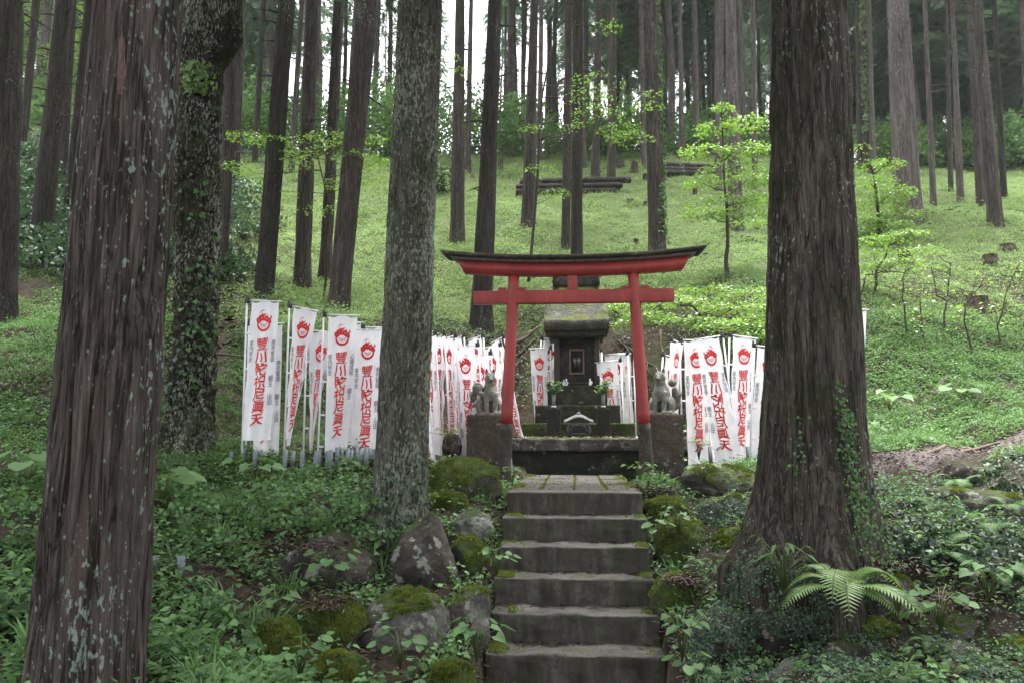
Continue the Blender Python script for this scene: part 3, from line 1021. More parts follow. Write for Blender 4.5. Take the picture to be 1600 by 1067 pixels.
fxl, fxr = fox_mesh(-1), fox_mesh(1)
for s, me, y0 in ((-1, fxl, 2.42), (1, fxr, 2.42)):
    side = 'left' if s < 0 else 'right'
    top = P(757, 648, L(0, y0).y).z
    px = at_local('stone_plinth', 'tall brown stone plinth carrying the fox statue beside the %s pillar' % side, 'plinth', s * 1.075, y0, 0, 'plinths of the fox statues')
    mb = MB(); rough_box(mb, (0, 0, (top + .20) / 2 - .0), (.49, .46, top - .20), .008, .003, 10, seed=70 + s)
    part('block', mb, 'stone_plinth', px, smooth=False)
    mb = MB(); rough_box(mb, (0, 0, -.02), (.51, .48, .45), .01, .006, 10, seed=75 + s)
    part('base', mb, 'stone_dark', px, smooth=False)
    ball = 'with a round stone ball at its shoulder' if s < 0 else 'with its bushy tail raised behind'
    fx = at_local('fox_statue', 'weathered stone seated fox %s on the %s plinth' % (ball, side), 'statue', s * 1.075 + .01, y0 + .0, top, 'stone foxes guarding the gate', dz=(.28 if s < 0 else -.30))
    bd = link('body', me, M['stone_fox'], fx)
    mb = MB(); rough_box(mb, (0, .02, .012), (.33, .36, .03), .008, .004, 5, seed=81)
    part('base', mb, 'stone_fox', fx)
    for t in (-1, 1):                                                # carved eyes and nose
        mb = MB(); mb.tube([(t * .022, -.117, .476), (t * .036, -.106, .486), (t * .048, -.090, .494)], [.004, .006, .003], 6)
        part('eye', mb, 'black', fx)
        mb = MB()
        mb.tube([(t * .042, -.056, .535), (t * .0445, -.052, .565), (t * .046, -.048, .583)], [.006, .010, .003], 6)
        part('inner_ear', mb, 'black', fx)
    mb = MB(); mb.lathe([(.001, -.008), (.011, -.004), (.012, .003), (.001, .009)], 10, (0, -.168, .431)); part('nose', mb, 'black', fx)
    mb = MB()
    prof = [(max(.001, .07 * math.sin(t)), -.07 * math.cos(t)) for t in np.linspace(0, PI, 14)]
    if s < 0:
        mb.lathe(prof, 20, (-.155, -.02, .335)); part('ball', mb, 'stone_fox', fx, smooth=True)
        mb = MB(); mb.tube([(-.06, -.07, .24), (-.115, -.09, .26), (-.15, -.06, .28)], [.04, .033, .03], 12); part('paw', mb, 'stone_fox', fx, smooth=True)
    else:
        mb.lathe([(a * .75, c * .75) for a, c in prof], 20, (.125, .09, .40)); part('tail_tip', mb, 'stone_fox', fx, smooth=True)

# ------------------------------------------------------------------ shrine
SX = 0.05


def lz(py, ly): return P(903, py, L(SX, ly).y).z


shr = at_local('stone_shrine', 'small dark stone shrine with mossy roof raised on stone tiers', 'shrine', SX, 4.2, 0)


def sb(name, y0, y1, hw, z0, z1, mat, seed, parent=None, amp=.008, cx=0.0):
    mb = MB(); rough_box(mb, (cx, (y0 + y1) / 2 - 4.2, (z0 + z1) / 2), (2 * hw, y1 - y0, z1 - z0), .012, amp, 12, seed=seed)
    return part(name, mb, mat, parent or shr, smooth=False)


z3, z2, z1 = lz(661, 4.05), lz(633, 4.3), lz(602, 4.5)
sb('mossy_plinth', 4.02, 6.1, .82, PZ - .02, z3, 'stone_moss', 90)
sb('tier', 4.28, 5.85, .635, z3 - .01, z2, 'stone_tier', 91)
sb('tier', 4.48, 5.65, .455, z2 - .01, z1, 'stone_tier', 92)
ze, zr0, zr1 = lz(512, 4.35), lz(500, 4.35), lz(449, 5.1)
sb('body', 4.86, 5.45, .30, z1 - .01, ze + .01, 'stone_shrine', 93)
for s in (-1, 1):
    mb = MB(); rough_box(mb, (s * .315, 4.78 - 4.2, (z1 + ze) / 2), (.085, .085, ze - z1 + .01), .012, .003, 6, seed=94)
    part('post', mb, 'wood_wall', shr)
    mb = MB(); rough_box(mb, (s * .42, 4.56 - 4.2, z1 + .03), (.09, .10, .07), .01, .003, 4, seed=95)
    part('corner_block', mb, 'stone_tier', shr)
mb = MB(); rough_box(mb, (0, 4.78 - 4.2, ze - .06), (.56, .08, .10), .01, .003, 6, seed=96); part('head_beam', mb, 'stone_shrine', shr)
fz0, fz1 = lz(584, 4.8), lz(545, 4.8)
fr = None
mb = MB()
yf = 4.845 - 4.2
for x, w in ((-.105, .028), (.105, .028)): mb.box((x, yf, (fz0 + fz1) / 2), (w, .03, fz1 - fz0), .003)
for z in (fz0 + .012, fz1 - .012): mb.box((0, yf, z), (.18, .026, .028), .003)
fr = part('door', mb, 'wood_frame', shr)
mb = MB(); mb.box((0, yf + .004, (fz0 + fz1) / 2), (.182, .008, fz1 - fz0 - .03)); part('pane', mb, 'pane', fr)
sb('sill', 4.66, 4.86, .20, z1 - .004, z1 + .055, 'stone_tier', 97)
# roof: gabled towards front and back, thick eaves with a stepped lower edge
mb = MB()
hw = .50
n = 20
t = np.linspace(-1, 1, n)
zb_ = ze - .02
dzr = zr1 - zr0
prof = [(-.55, zb_), (-.56, zr0), (-.545, zr0 + .012), (-.30, zr0 + dzr * .46), (-.07, zr1 - .02), (.07, zr1 - .02), (.30, zr0 + dzr * .46), (.545, zr0 + .012), (.56, zr0), (.55, zb_)]
V = np.zeros((n, len(prof), 3))
for j, (y, z) in enumerate(prof):
    sc = hw * (1.0 if abs(y) > .5 else 1.0 - .16 * (1 - abs(y) / .55))
    V[:, j, 0] = t * sc
    V[:, j, 1] = y + 4.95 - 4.2
    V[:, j, 2] = z + .012 * np.abs(t) ** 3
V += .006 * fbm(V[..., 0:1] * 8, V[..., 1:2] * 8, V[..., 2:3] * 8, 4, 3)
m_ = len(prof)
mb.add(V, [ring_quads(n, m_)[:, ::-1], np.arange(m_)[None, :], (np.arange(m_) + (n - 1) * m_)[None, ::-1]])
roof = part('roof', mb, 'stone_roof', shr)
sb('eave_soffit', 4.50, 5.40, .43, zb_ - .09, zb_ - .003, 'stone_shrine', 98)
mb = MB(); rough_box(mb, (0, 4.95 - 4.2, zr1 + .055), (.60, .20, .15), .015, .005, 8, seed=99)
part('ridge', mb, 'stone_shrine', roof)
for s in (-1, 1):
    mb = MB()
    mb.tube([(s * .325, .75 - .15, zr1 + .05), (s * .325, .75 + .15, zr1 + .05)], [.055, .055], 14)
    mb.tube([(s * .325, .75 - .16, zr1 + .135), (s * .325, .75 + .16, zr1 + .135)], [.045, .045], 14)
    mb.box((s * .325, .75, zr1 + .06), (.10, .27, .16), .02)
    part('ridge_end', mb, 'stone_shrine', roof)

# offering stones, vases, sprigs, censer, figurines
for s in (-1, 1):
    side = 'left' if s < 0 else 'right'
    x, y = SX + .015 + s * .352, 3.72
    zt_ = lz(637, y)
    stn = at_local('offering_stone', 'square stone post holding a flower vase %s of the censer' % side, 'stone post', x, y, PZ - .01, 'stone posts before the shrine')
    mb = MB(); rough_box(mb, (0, 0, .02), (.23, .23, .05), .008, .004, 5, seed=100); part('base', mb, 'stone_tier', stn)
    mb = MB(); rough_box(mb, (0, 0, (zt_ - PZ - .05) / 2 + .02), (.19, .19, zt_ - PZ - .10), .008, .003, 6, seed=101); part('shaft', mb, 'stone_shrine', stn)
    mb = MB(); rough_box(mb, (0, 0, zt_ - PZ - .03), (.205, .205, .08), .008, .003, 6, seed=102); part('cap', mb, 'stone_shrine', stn)
    va = at_local('flower_vase', 'slim metal vase standing on the %s stone post' % side, 'vase', x, y, zt_ + .012, 'metal vases before the shrine')
    mb = MB(); mb.lathe([(.001, .004), (.026, .004), (.0255, .09), (.028, .19), (.025, .19), (.001, .17)], 6); part('body', mb, 'steel', va)
    mb = MB(); mb.lathe([(.001, 0), (.036, 0), (.036, .010), (.027, .016), (.001, .016)], 20); part('foot', mb, 'porcelain', va)
    sp = at_local('sakaki_bunch', 'bunch of glossy green sprigs in the %s metal vase' % side, 'greenery', x, y, zt_ + .16, 'green sprigs in the vases')
    lv = Leaves(); mb = MB()
    for i in range(9):
        a = RNG.random() * 2 * PI
        tip = np.array([math.cos(a) * RNG.uniform(.03, .13), math.sin(a) * .09, RNG.uniform(.10, .23)])
        mb.tube([(0, 0, 0), tuple(tip * .5 + np.array([0, 0, .02])), tuple(tip)], [.003, .003, .002], 5)
        for t in np.linspace(.35, 1, 9):
            q_ = tip * t
            lv.add(q_ + RNG.normal(0, .01, 3), RNG.uniform(.05, .08), rnd_dir(1, -.3, .6), rnd_up(1, .4), 'oval')
    part('stems', mb, 'twig', sp)
    lv.build('leaves', M['leaf_shade'], sp)
    if s > 0:
        lv = Leaves(); lv.add(RNG.normal(0, .05, (14, 3)) + np.array([-.05, -.03, .13]), .022, rnd_dir(14), rnd_up(14), 'oval'); lv.build('flowers', M['petal'], sp)

cen = at_local('incense_censer', 'small grey stone censer with a curved roof and dark arched opening', 'censer', SX + .015, 3.62, PZ)
mb = MB()
prof = [(.001, .035), (.13, .035), (.155, .05), (.178, .10), (.175, .15), (.15, .19), (.12, .20), (.001, .20)]
mb.lathe(prof, 36, sy=.75)
body = mb.mesh('censer_body', True)
cut = MB(); cut.box((0, -.11, .110), (.205, .14, .075), .0); cut.box((0, -.11, .148), (.12, .14, .045), .0)
co_ = bpy.data.objects.new('cutter', through_modifiers(cut.mesh('cutter'), ('REMESH', {'mode': 'VOXEL', 'voxel_size': .008})))
C.objects.link(co_)
body = through_modifiers(body, ('BOOLEAN', {'object': co_, 'operation': 'DIFFERENCE', 'solver': 'EXACT'}))
bpy.data.objects.remove(co_)
link('bowl', body, M['stone_censer'], cen)
mb = MB(); mb.box((0, -.02, .12), (.27, .16, .11), .01); part('opening_shade', mb, 'black', cen)  # solid black block, painting in the shade inside the opening
mb = MB(); mb.box((0, 0, .017), (.30, .22, .034), .006); part('foot', mb, 'stone_dark', cen)
mb = MB()
n = 30
t = np.linspace(-1, 1, n)
V = np.zeros((n, 6, 3))
for j, (y, dz, sc) in enumerate([(-.15, 0, 1), (-.15, .014, 1.02), (0, .055, .97), (.15, .014, 1.02), (.15, 0, 1), (0, .02, .9)]):
    x = t * .205 * sc
    V[:, j, 0] = x; V[:, j, 1] = y
    V[:, j, 2] = .205 + dz + .075 * (np.cos(np.clip(t * 1.0, -1, 1) * PI) * .5 + .5) ** .8
mb.add(V, [ring_quads(n, 6)[:, ::-1], np.arange(6)[None], (np.arange(6) + (n - 1) * 6)[None, ::-1]])
part('roof', mb, 'stone_censer', cen)
mb = MB(); mb.lathe([(.001, 0), (.03, 0), (.034, .012), (.018, .03), (.001, .042)], 16, (0, 0, .326)); part('finial', mb, 'stone_censer', cen)


def figurine(x, y, z, lab, bib, h=.11, rz=0):
    f = at_local('fox_figurine', lab, 'figurine', x, y, z, 'white fox figurines on the shrine step', rz)
    k = h / .6
    it = [('e', (0, .05, .14), (.11, .14, .14)), ('t', [(0, .05, .18), (0, -.02, .40)], [.11, .07]), ('e', (0, -.05, .47), (.07, .08, .065)),
          ('t', [(0, -.1, .46), (0, -.16, .44)], [.04, .02]), ('t', [(.05, .14, .1), (.13, .14, .26), (.1, .1, .36)], [.05, .065, .03])]
    for s in (-1, 1): it += [('t', [(s * .04, -.04, .52), (s * .045, -.04, .60)], [.025, .008]), ('t', [(s * .05, -.07, .28), (s * .05, -.1, .02)], [.04, .035])]
    me = blob_mesh('fox_figurine_body', it, .014, 3)
    me.transform(Matrix.Scale(k, 4))
    link('body', me, M['porcelain'], f)
    if bib:
        mb = MB(); mb.lathe([(.10, .12), (.125, .20), (.115, .34), (.085, .36)], 18, (0, 0, 0)); me = mb.mesh('bib'); me.transform(Matrix.Scale(k, 4)); link('bib', me, M['purple'], f)


figurine(SX - .165, 4.55, z1, 'small white fox figurine with a purple bib on the left of the shrine step', True, .115, .1)
figurine(SX - .205, 4.58, z1, 'tiny plain white fox figurine beside the purple-bibbed one', False, .10, .3)
figurine(SX + .20, 4.56, z1, 'small white fox figurine on the right of the shrine step', False, .115, -.2)
figurine(SX - .385, 4.52, z1, 'white fox figurine at the left corner of the shrine step above the sprigs', False, .095, .2)
figurine(SX + .365, 4.52, z1, 'white fox figurine at the right corner of the shrine step above the sprigs', False, .12, -.1)

# ------------------------------------------------------------------ trees
def trunk_mesh(name, vec, H, r_of, z_fine, nseg, dz, amp, seed, flare=0.3, hf=0.35, lobes=6, cell=0.035, stretch=0.5, bend=0.0, coarse=1.2, lump=0.0):
    zs = list(np.arange(-0.6, z_fine, dz)) + list(np.arange(z_fine, H, coarse)) + [H]
    zs = np.array(zs)
    th = np.arange(nseg) * 2 * PI / nseg
    Zg, Tg = np.meshgrid(zs, th, indexing='ij')
    r = np.vectorize(r_of)(zs)[:, None] * np.ones_like(Tg)
    fl = flare * np.exp(-np.maximum(Zg + .1, 0) / hf)
    ph = seed * 1.7
    r = r * (1 + fl * (1 + .45 * np.sin(lobes * Tg + ph + Zg * .8) + .3 * np.sin((lobes // 2 + 1) * Tg + ph * 2)))
    cx, cyy = np.cos(Tg), np.sin(Tg)
    rid = fbm(cx * r / cell, cyy * r / cell, Zg / stretch, seed, 3)
    rid2 = 1 - np.abs(vnoise(cx * r / (cell * 2.2), cyy * r / (cell * 2.2), Zg / (stretch * 2.5), seed + 9)) * 2
    r = r + amp * (rid * .6 - np.clip(rid2, 0, 1) ** 3 * 1.2) + lump * r * fbm(cx * 1.6, cyy * 1.6, Zg * 1.1, seed + 3, 3)
    ax = np.array(vec) / vec[2]
    Vx = ax[0] * Zg + cx * r + bend * np.sin(Zg * .7 + seed) * np.clip(Zg, 0, 3) / 3
    Vy = ax[1] * Zg + cyy * r
    V = np.stack([Vx, Vy, Zg], -1)
    return np_mesh(name, V, [ring_quads(len(zs), nseg), (np.arange(nseg) + (len(zs) - 1) * nseg)[None]], smooth=True)


def crown_mesh(name, h, rad, whorls, per, nspr, seed, droop=.25, spr=(.55, .95)):
    rg = np.random.default_rng(seed)
    lv = Leaves()
    for w in range(whorls):
        t = (w + rg.random()) / whorls
        z = t * h
        R = rad * (1 - .8 * t ** 1.3) * (.6 + .4 * min(1, t * 5 + .4))
        for b_ in range(per):
            a = rg.random() * 2 * PI
            Rb = R * rg.uniform(.55, 1.1)
            d = np.array([math.cos(a), math.sin(a), 0])
            m = max(2, int(nspr * Rb / rad))
            f = rg.uniform(.25, 1.0, m)
            p = d[None] * (f * Rb)[:, None] + np.stack([rg.normal(0, .18, m), rg.normal(0, .18, m), z - droop * (f * Rb) ** 1.3 + rg.normal(0, .12, m)], -1)
            dr = d[None] + np.stack([rg.normal(0, .55, m), rg.normal(0, .55, m), rg.uniform(-.9, .15, m)], -1)
            nr = norm(np.stack([rg.normal(0, .45, m), rg.normal(0, .45, m), np.ones(m)], -1))
            lv.add(p, rg.uniform(*spr, m), dr, nr, 'sprig', rg.random(m))
    return lv.mesh(name)


CROWN = [crown_mesh('crown', 11, 2.5, 26, 5, 7, 11), crown_mesh('crown', 12, 2.2, 30, 4, 7, 12), crown_mesh('crown', 10, 3.0, 26, 5, 8, 13)]
LOWCROWN = [crown_mesh('crown', 14, 2.7, 44, 6, 8, 14, .35), crown_mesh('crown', 15, 2.4, 46, 6, 8, 15, .3)]
SHADECROWN = [crown_mesh('crown', 8, 4.6, 26, 9, 12, 16, .12), crown_mesh('crown', 8, 4.4, 26, 9, 12, 17, .12)]  # unseen crowns, made extra broad and dense to darken the foreground
for me in CROWN + LOWCROWN + SHADECROWN: me.materials.append(M['leaf_crown'])

def add_stubs(me, vec, z0, z1, r_of, n, seed):
    rg = np.random.default_rng(seed)
    mb = MB()
    V = np.empty(len(me.vertices) * 3); me.vertices.foreach_get('co', V)
    mb.v.append(V.reshape(-1, 3)); mb.n = len(V) // 3
    by = {}
    for p in me.polygons: by.setdefault(len(p.vertices), []).append(tuple(p.vertices))
    mb.f = [np.array(x) for x in by.values()]
    ax = np.array(vec) / vec[2]
    for i in range(n):
        z = rg.uniform(z0, z1); a = rg.random() * 6.28; l = rg.uniform(.08, .7) ** 1.3; r = r_of(z) * .8
        d = np.array([math.cos(a), math.sin(a), rg.uniform(-.3, .25)])
        p = ax * z + d * r
        mb.tube([p, p + d * l * .5, p + d * l + np.array([0, 0, -.1 * l])], [.018, .013, .005], 5)
    return mb.mesh('trunk', True)


tree_seed = [100]


def tree(base, top, wbase, wtop, d=None, bark='bark_mid', label='', name='cedar_tree', H=None, crown=None, cz=None, csc=1.0, near=False, group=None, **kw):
    """base (px, py) where the trunk meets the ground, top: px where it leaves the picture, widths in photo pixels"""
    tree_seed[0] += 1
    if d is None:
        h = ground_hit(*base)
        d = h[1] if h else 34.0
    p0 = P(base[0], base[1], d)
    gz = hz(p0.x, d) if base[1] > 200 else p0.z
    p0.z = min(p0.z, gz) if near is False else p0.z
    p1 = P(top, 0, d)
    vec = p1 - p0
    z1 = vec.z
    r0, r1 = W(wbase, d) / 2, W(wtop, d) / 2 * 1.02
    H = H or max(18.0, z1 + 8)
    def r_of(z): return max(.05, r0 + (r1 - r0) * z / z1) if z < z1 * 1.3 else max(.05, (r0 + (r1 - r0) * 1.3) * (1 - (z - z1 * 1.3) / (H - z1 * 1.3 + 1e-6) * .8))
    t = thing(name, label, 'tree', p0, 0, group)
    a = dict(z_fine=min(z1 + .8, H - 1), nseg=24, dz=.30, amp=.010, seed=tree_seed[0], flare=.22, hf=.3, cell=.06, stretch=.8)
    a.update(kw)
    tm = trunk_mesh('trunk', vec / vec.length, H, r_of, **a)
    if not near: tm = add_stubs(tm, vec, 2.5, max(4, z1 + 1), r_of, 16, tree_seed[0])
    link('trunk', tm, M[bark], t)
    if crown is not None:
        cz = cz if cz is not None else max(z1 + 3.0, H - 7.0)
        c = link('crown', crown, None, t)
        ax = vec / vec.z
        c.location = (ax.x * cz, ax.y * cz, cz)
        s = csc * (H - cz + 1.0) / 11.0
        c.scale = (csc, csc, s)
        c.rotation_euler = (0, 0, random.random() * 6.28)
    return t, p0, vec, r_of


CR = lambda i=None: CROWN[(tree_seed[0] if i is None else i) % 3]
# the four large near trunks
T1 = tree((134, 1067), 217, 158, 134, 3.6, 'bark_cedar', 'huge reddish cedar trunk nearest the camera with pale lichen flecks and a peeled strip', near=True, H=19, crown=SHADECROWN[0], cz=7.6, csc=1.0,
          nseg=260, dz=.022, amp=.019, cell=.030, stretch=.45, flare=.05, z_fine=2.6)
T2 = tree((294, 700), 325, 66, 68, 9.2, 'bark_ivy', 'gnarled forked tree with mossy ivy-covered trunk behind the nearest cedar', name='broadleaf_tree', near=True, H=12,
          nseg=130, dz=.03, amp=.035, cell=.06, stretch=.12, flare=.55, hf=.28, lump=.12, z_fine=5.2, bend=.05)
T3 = tree((624, 800), 657, 82, 71, 7.1, 'bark_lichen', 'grey lichen-speckled trunk standing left of the red gate', near=True, H=17, crown=SHADECROWN[1], cz=9.0, csc=.9,
          nseg=170, dz=.028, amp=.013, cell=.035, stretch=.22, flare=.16, hf=.3, lump=.03, z_fine=5.0)
T4 = tree((1274, 868), 1264, 158, 113, 5.7, 'bark_big', 'massive dark cedar with flared roots right of the stairs', near=True, H=20, crown=SHADECROWN[1], cz=8.6, csc=1.0,
          nseg=280, dz=.025, amp=.020, cell=.036, stretch=.5, flare=.50, hf=.42, lobes=7, z_fine=4.2)

TREES = [
    ((412, 468), 448, 30, 27, None, 'bark_dark', 'straight dark trunk directly behind the leftmost banners'),
    ((472, 446), 488, 27, 20, None, 'bark_mid', 'trunk with bare red bark at its foot, behind the left banners'),
    ((508, 434), 529, 20, 16, None, 'bark_mid', 'slim brown trunk between the red-footed trunk and the leaning one'),
    ((528, 484), 575, 33, 36, None, 'bark_mid', 'leaning trunk behind the left banners next to the lichen-speckled trunk'),
    ((714, 378), 719, 24, 15, None, 'bark_mid', 'straight trunk on the slope right of the lichen-speckled trunk'),
    ((751, 516), 774, 34, 22, None, 'bark_dark', 'dark trunk with spreading roots on the bank behind the left pillar of the gate'),
    ((825, 354), 835, 22, 13, None, 'bark_mid', 'brown trunk in front of the left end of the long log pile'),
    ((884, 390), 889, 15, 12, None, 'bark_mid', 'brown trunk half hidden behind the dark trunk above the gate'),
    ((901, 412), 903, 19, 17, None, 'bark_dark', 'dark lichen-flecked trunk rising above the middle of the gate'),
    ((955, 300), 959, 15, 9, None, 'bark_mid', 'trunk standing at the right end of the long log pile'),
    ((930, 278), 936, 14, 10, None, 'bark_mid', 'trunk beyond the long log pile'),
    ((1027, 398), 1017, 27, 24, None, 'bark_mid', 'tall brown trunk with ivy on its right edge above the right pillar of the gate'),
    ((731, 268), 736, 10, 7, None, 'bark_mid', 'thin brown trunk at the top edge of the clearing beside the yellow-brown stump'),
    ((793, 236), 797, 8, 6, None, 'bark_pale', 'thin pale trunk at the top edge of the clearing left of the log pile'),
    ((1150, 362), 1141, 24, 16, None, 'bark_pale', 'pale straight trunk behind the layered green sapling'),
    ((1122, 302), 1124, 12, 14, None, 'bark_pale', 'pale slim trunk behind the upper right log pile'),
    ((1420, 342), 1404, 40, 29, None, 'bark_pale', 'thick pale trunk right of the massive cedar'),
    ((1402, 300), 1391, 14, 11, None, 'bark_pale', 'slim trunk close behind the thick pale trunk'),
    ((1459, 326), 1445, 10, 6, None, 'bark_pale', 'first thin pale trunk right of the thick pale one'),
    ((1501, 318), 1488, 11, 7, None, 'bark_pale', 'thin pale trunk in the middle of the right-hand row'),
    ((1486, 302), 1478, 8, 5, None, 'bark_mid', 'very thin trunk just behind the right-hand row of pale trunks'),
    ((1533, 326), 1514, 14, 9, None, 'bark_mid', 'brown trunk left of the leaning one at the right edge of the clearing'),
    ((1556, 358), 1527, 23, 14, None, 'bark_mid', 'leaning brown trunk with plants at its foot near the right edge'),
    ((1569, 312), 1553, 10, 7, None, 'bark_dark', 'short-looking dark trunk behind the leaning one at the right edge'),
    ((1612, 320), 1597, 12, 8, None, 'bark_pale', 'pale trunk cut by the right edge of the picture'),
    ((4, 494), 18, 40, 36, None, 'bark_dark', 'dark trunk cut by the left edge of the picture'),
    ((62, 398), 101, 34, 26, None, 'bark_dark', 'leaning dark trunk at the far left'),
    ((33, 256), 57, 12, 12, None, 'bark_dark', 'thin dark trunk at the far left behind the leaning one'),
    ((96, 320), 114, 12, 12, None, 'bark_dark', 'thin dark trunk close behind the leaning far-left trunk'),
    ((102, 376), 140, 15, 14, None, 'bark_dark', 'slim dark trunk just left of the nearest cedar'),
    ((262, 372), 277, 20, 18, None, 'bark_dark', 'dark trunk in the gap between the nearest cedar and the gnarled tree'),
    ((345, 436), 366, 21, 17, None, 'bark_mid', 'straight trunk close to the right side of the gnarled tree'),
    ((367, 292), 378, 13, 13, None, 'bark_dark', 'slim trunk farther back right of the gnarled tree'),
    ((455, 268), 472, 10, 8, None, 'bark_mid', 'thin trunk far behind the red-footed trunk'),
    ((398, 258), 412, 9, 9, None, 'bark_dark', 'thin dark trunk at the wood edge left of the straight dark one'),
    ((1066, 248), 1062, 9, 6, None, 'bark_pale', 'pale trunk at the wood edge behind the upper right log pile'),
    ((1089, 246), 1085, 9, 8, None, 'bark_pale', 'pale trunk at the wood edge near the right end of the upper log pile'),
    ((1344, 268), 1340, 9, 8, None, 'bark_mid', 'left one of three slim trunks right of the massive cedar'),
    ((1365, 272), 1357, 9, 7, None, 'bark_pale', 'right one of three slim trunks right of the massive cedar'),
    ((1006, 262), 1001, 8, 7, None, 'bark_pale', 'pale reddish-footed trunk at the wood edge left of the ivy-edged one'),
    ((912, 262), 908, 9, 7, None, 'bark_pale', 'pale birch-like trunk behind the dark trunk above the gate'),
    ((1180, 300), 1176, 10, 8, None, 'bark_pale', 'slim pale trunk at the left edge of the massive cedar'),
    ((843, 250), 846, 9, 7, None, 'bark_pale', 'thin pale trunk at the wood edge above the log pile'),
]
tinfo = {}
for i, (b_, t_, w0, w1, d, bk, lab) in enumerate(TREES):
    near = b_[1] > 400
    tinfo[lab] = tree(b_, t_, w0, w1, d, bk, lab, crown=CR(), csc=.5, nseg=48 if near else 24, dz=.08 if near else .25, amp=.014 if near else .008,
                      cell=.05, flare=.35 if 'roots' in lab else .2, hf=.5 if 'roots' in lab else .3)
ivt = tree((1354, 270), 1350, 10, 9, None, 'bark_mid', 'ivy-clad middle one of three slim trunks right of the massive cedar', crown=CR(), csc=.5)
tinfo['ivy3'] = ivt

# forked second stem of the gnarled tree
t2, p0, vec, _ = T2
mb = MB()
a0 = P(318, 100, 9.2) - p0
a1 = P(356, 60, 9.15) - p0
a2 = P(352, -60, 9.1) - p0
a3 = P(360, -400, 9.0) - p0
q_ = [a0 + Vector((-.05, 0, -.45)), a0, a1 * .5 + a0 * .5, a1, a2, a3, a3 + Vector((.3, .2, 4))]
mb.tube(q_, [.25, .24, .22, .19, .175, .15, .08], 40)
link('stem', mb.mesh('stem', True), M['bark_ivy'], t2)
cb = link('crown', SHADECROWN[0], None, t2, (.3, 0, 8.5))

# peeled strip and knots on the nearest cedar
t1, p0, vec, rof = T1
mb = MB()
n = 26
for i in range(1):
    zz = np.linspace(0, 1, n)
    pts = []
    V = np.zeros((n, 5, 3))
    for k_, z in enumerate(zz):
        py = 178 - 105 * z
        c = P(219 + 4 * z, py, 3.6) - p0
        w = .030 * (math.sin(PI * min(1, (z * .93 + .07))) ** .8) * (1.1 - .75 * z) + .002
        for j, s in enumerate((-1, -.5, 0, .5, 1)):
            V[k_, j] = (c.x + s * w + .004 * math.sin(z * 17 + s * 2), -(rof(c.z)) - .006 + .012 * abs(s) - .002 * math.sin(s * 9 + z * 40), c.z)
    mb.add(V, [np.array([(k_ * 5 + j, k_ * 5 + j + 1, (k_ + 1) * 5 + j + 1, (k_ + 1) * 5 + j) for k_ in range(n - 1) for j in range(4)])])
M['inner_bark'] = m_bark('inner_bark', (0.17, 0.10, 0.09), (0.33, 0.22, 0.20), fx=60, fz=2)
link('peeled_strip', mb.mesh('peeled_strip', True), M['inner_bark'], t1)


def ivy_on(t, items, mat, size, seed, name='ivy'):
    """items: (trunk info, angle centre, angle spread, z0, z1, n)"""
    root, p0, vec, rof = t
    lv = Leaves()
    rg = np.random.default_rng(seed)
    for ang, spread, z0, z1, n in items:
        z = rg.uniform(z0, z1, n)
        a = math.radians(ang) + rg.normal(0, math.radians(spread), n) + .5 * np.sin(z * 2.3 + seed)* math.radians(spread)
        r = np.array([rof(v) for v in z]) * (1 + .2 * np.exp(-z / .4)) + rg.uniform(.01, .06, n)
        ax = vec / vec.z
        p = np.stack([ax.x * z + np.cos(a) * r, ax.y * z + np.sin(a) * r, z], -1)
        nr = np.stack([np.cos(a), np.sin(a), np.full(n, .3)], -1) + rg.normal(0, .3, (n, 3))
        dr = np.stack([rg.normal(0, .6, n), rg.normal(0, .6, n), np.full(n, -.8)], -1)
        lv.add(p, rg.uniform(.6, 1.2, n) * size, dr, nr, 'heart', rg.random(n))
    lv.build(name, M[mat], root)


ivy_on(T2, [(-60, 30, .3, 2.3, 150), (-110, 40, .1, 1.4, 90), (-90, 50, 0, 4.5, 60)], 'leaf_dark', .055, 3)
ivy_on(T2, [(-60, 25, .6, 2.2, 50), (-40, 25, 1.2, 3.2, 26)], 'leaf_shade', .065, 4, 'bright_ivy')
ivy_on(T2, [(-100, 25, 4.3, 4.7, 260)], 'leaf_bright', .05, 5, 'moss_tuft')
ivy_on(T3, [(-50, 14, -.1, .5, 50), (-105, 35, -.1, .35, 90)], 'leaf_dark', .035, 6)
t4i = (T4[0], T4[1], T4[2], lambda z: T4[3](z) * (1 + .55 * math.exp(-max(z, 0) / .42)))
ivy_on(t4i, [(-80, 5, .2, 1.05, 420), (-74, 8, .0, .5, 200), (-84, 3, .9, 1.25, 60), (-125, 7, .6, 1.0, 40)], 'leaf_shade', .021, 7)
ivy_on(tinfo['tall brown trunk with ivy on its right edge above the right pillar of the gate'], [(-20, 20, .2, 7, 330), (-60, 14, .4, 1.8, 60)], 'leaf_shade', .085, 8)
ivy_on(ivt, [(-90, 60, 1.5, 9, 700)], 'leaf_clear', .13, 9)

# far ranks of cedars above the clearing
fars = []
rgf = np.random.default_rng(21)
proto = []
for v_ in range(4):
    pt = thing('forest_cedar', None, 'tree', (0, 0, -50))
    rr = .13 + .02 * v_
    link('trunk', add_stubs(trunk_mesh('trunk', Vector((0, 0, 1)), 20, lambda z: rr * (1 - z / 26), 12, 14, .5, .008, 300 + v_, flare=.2, hf=.3, cell=.08, bend=.06), Vector((0, 0, 1)), 2, 9, lambda z: rr * .9, 34, 300 + v_), M['bark_pale' if v_ % 2 else 'bark_mid'], pt)
    c = link('crown', CROWN[v_ % 3], None, pt); c.location = (0, 0, 8.5); c.scale = (.8, .8, 1.1)
    proto.append(pt)


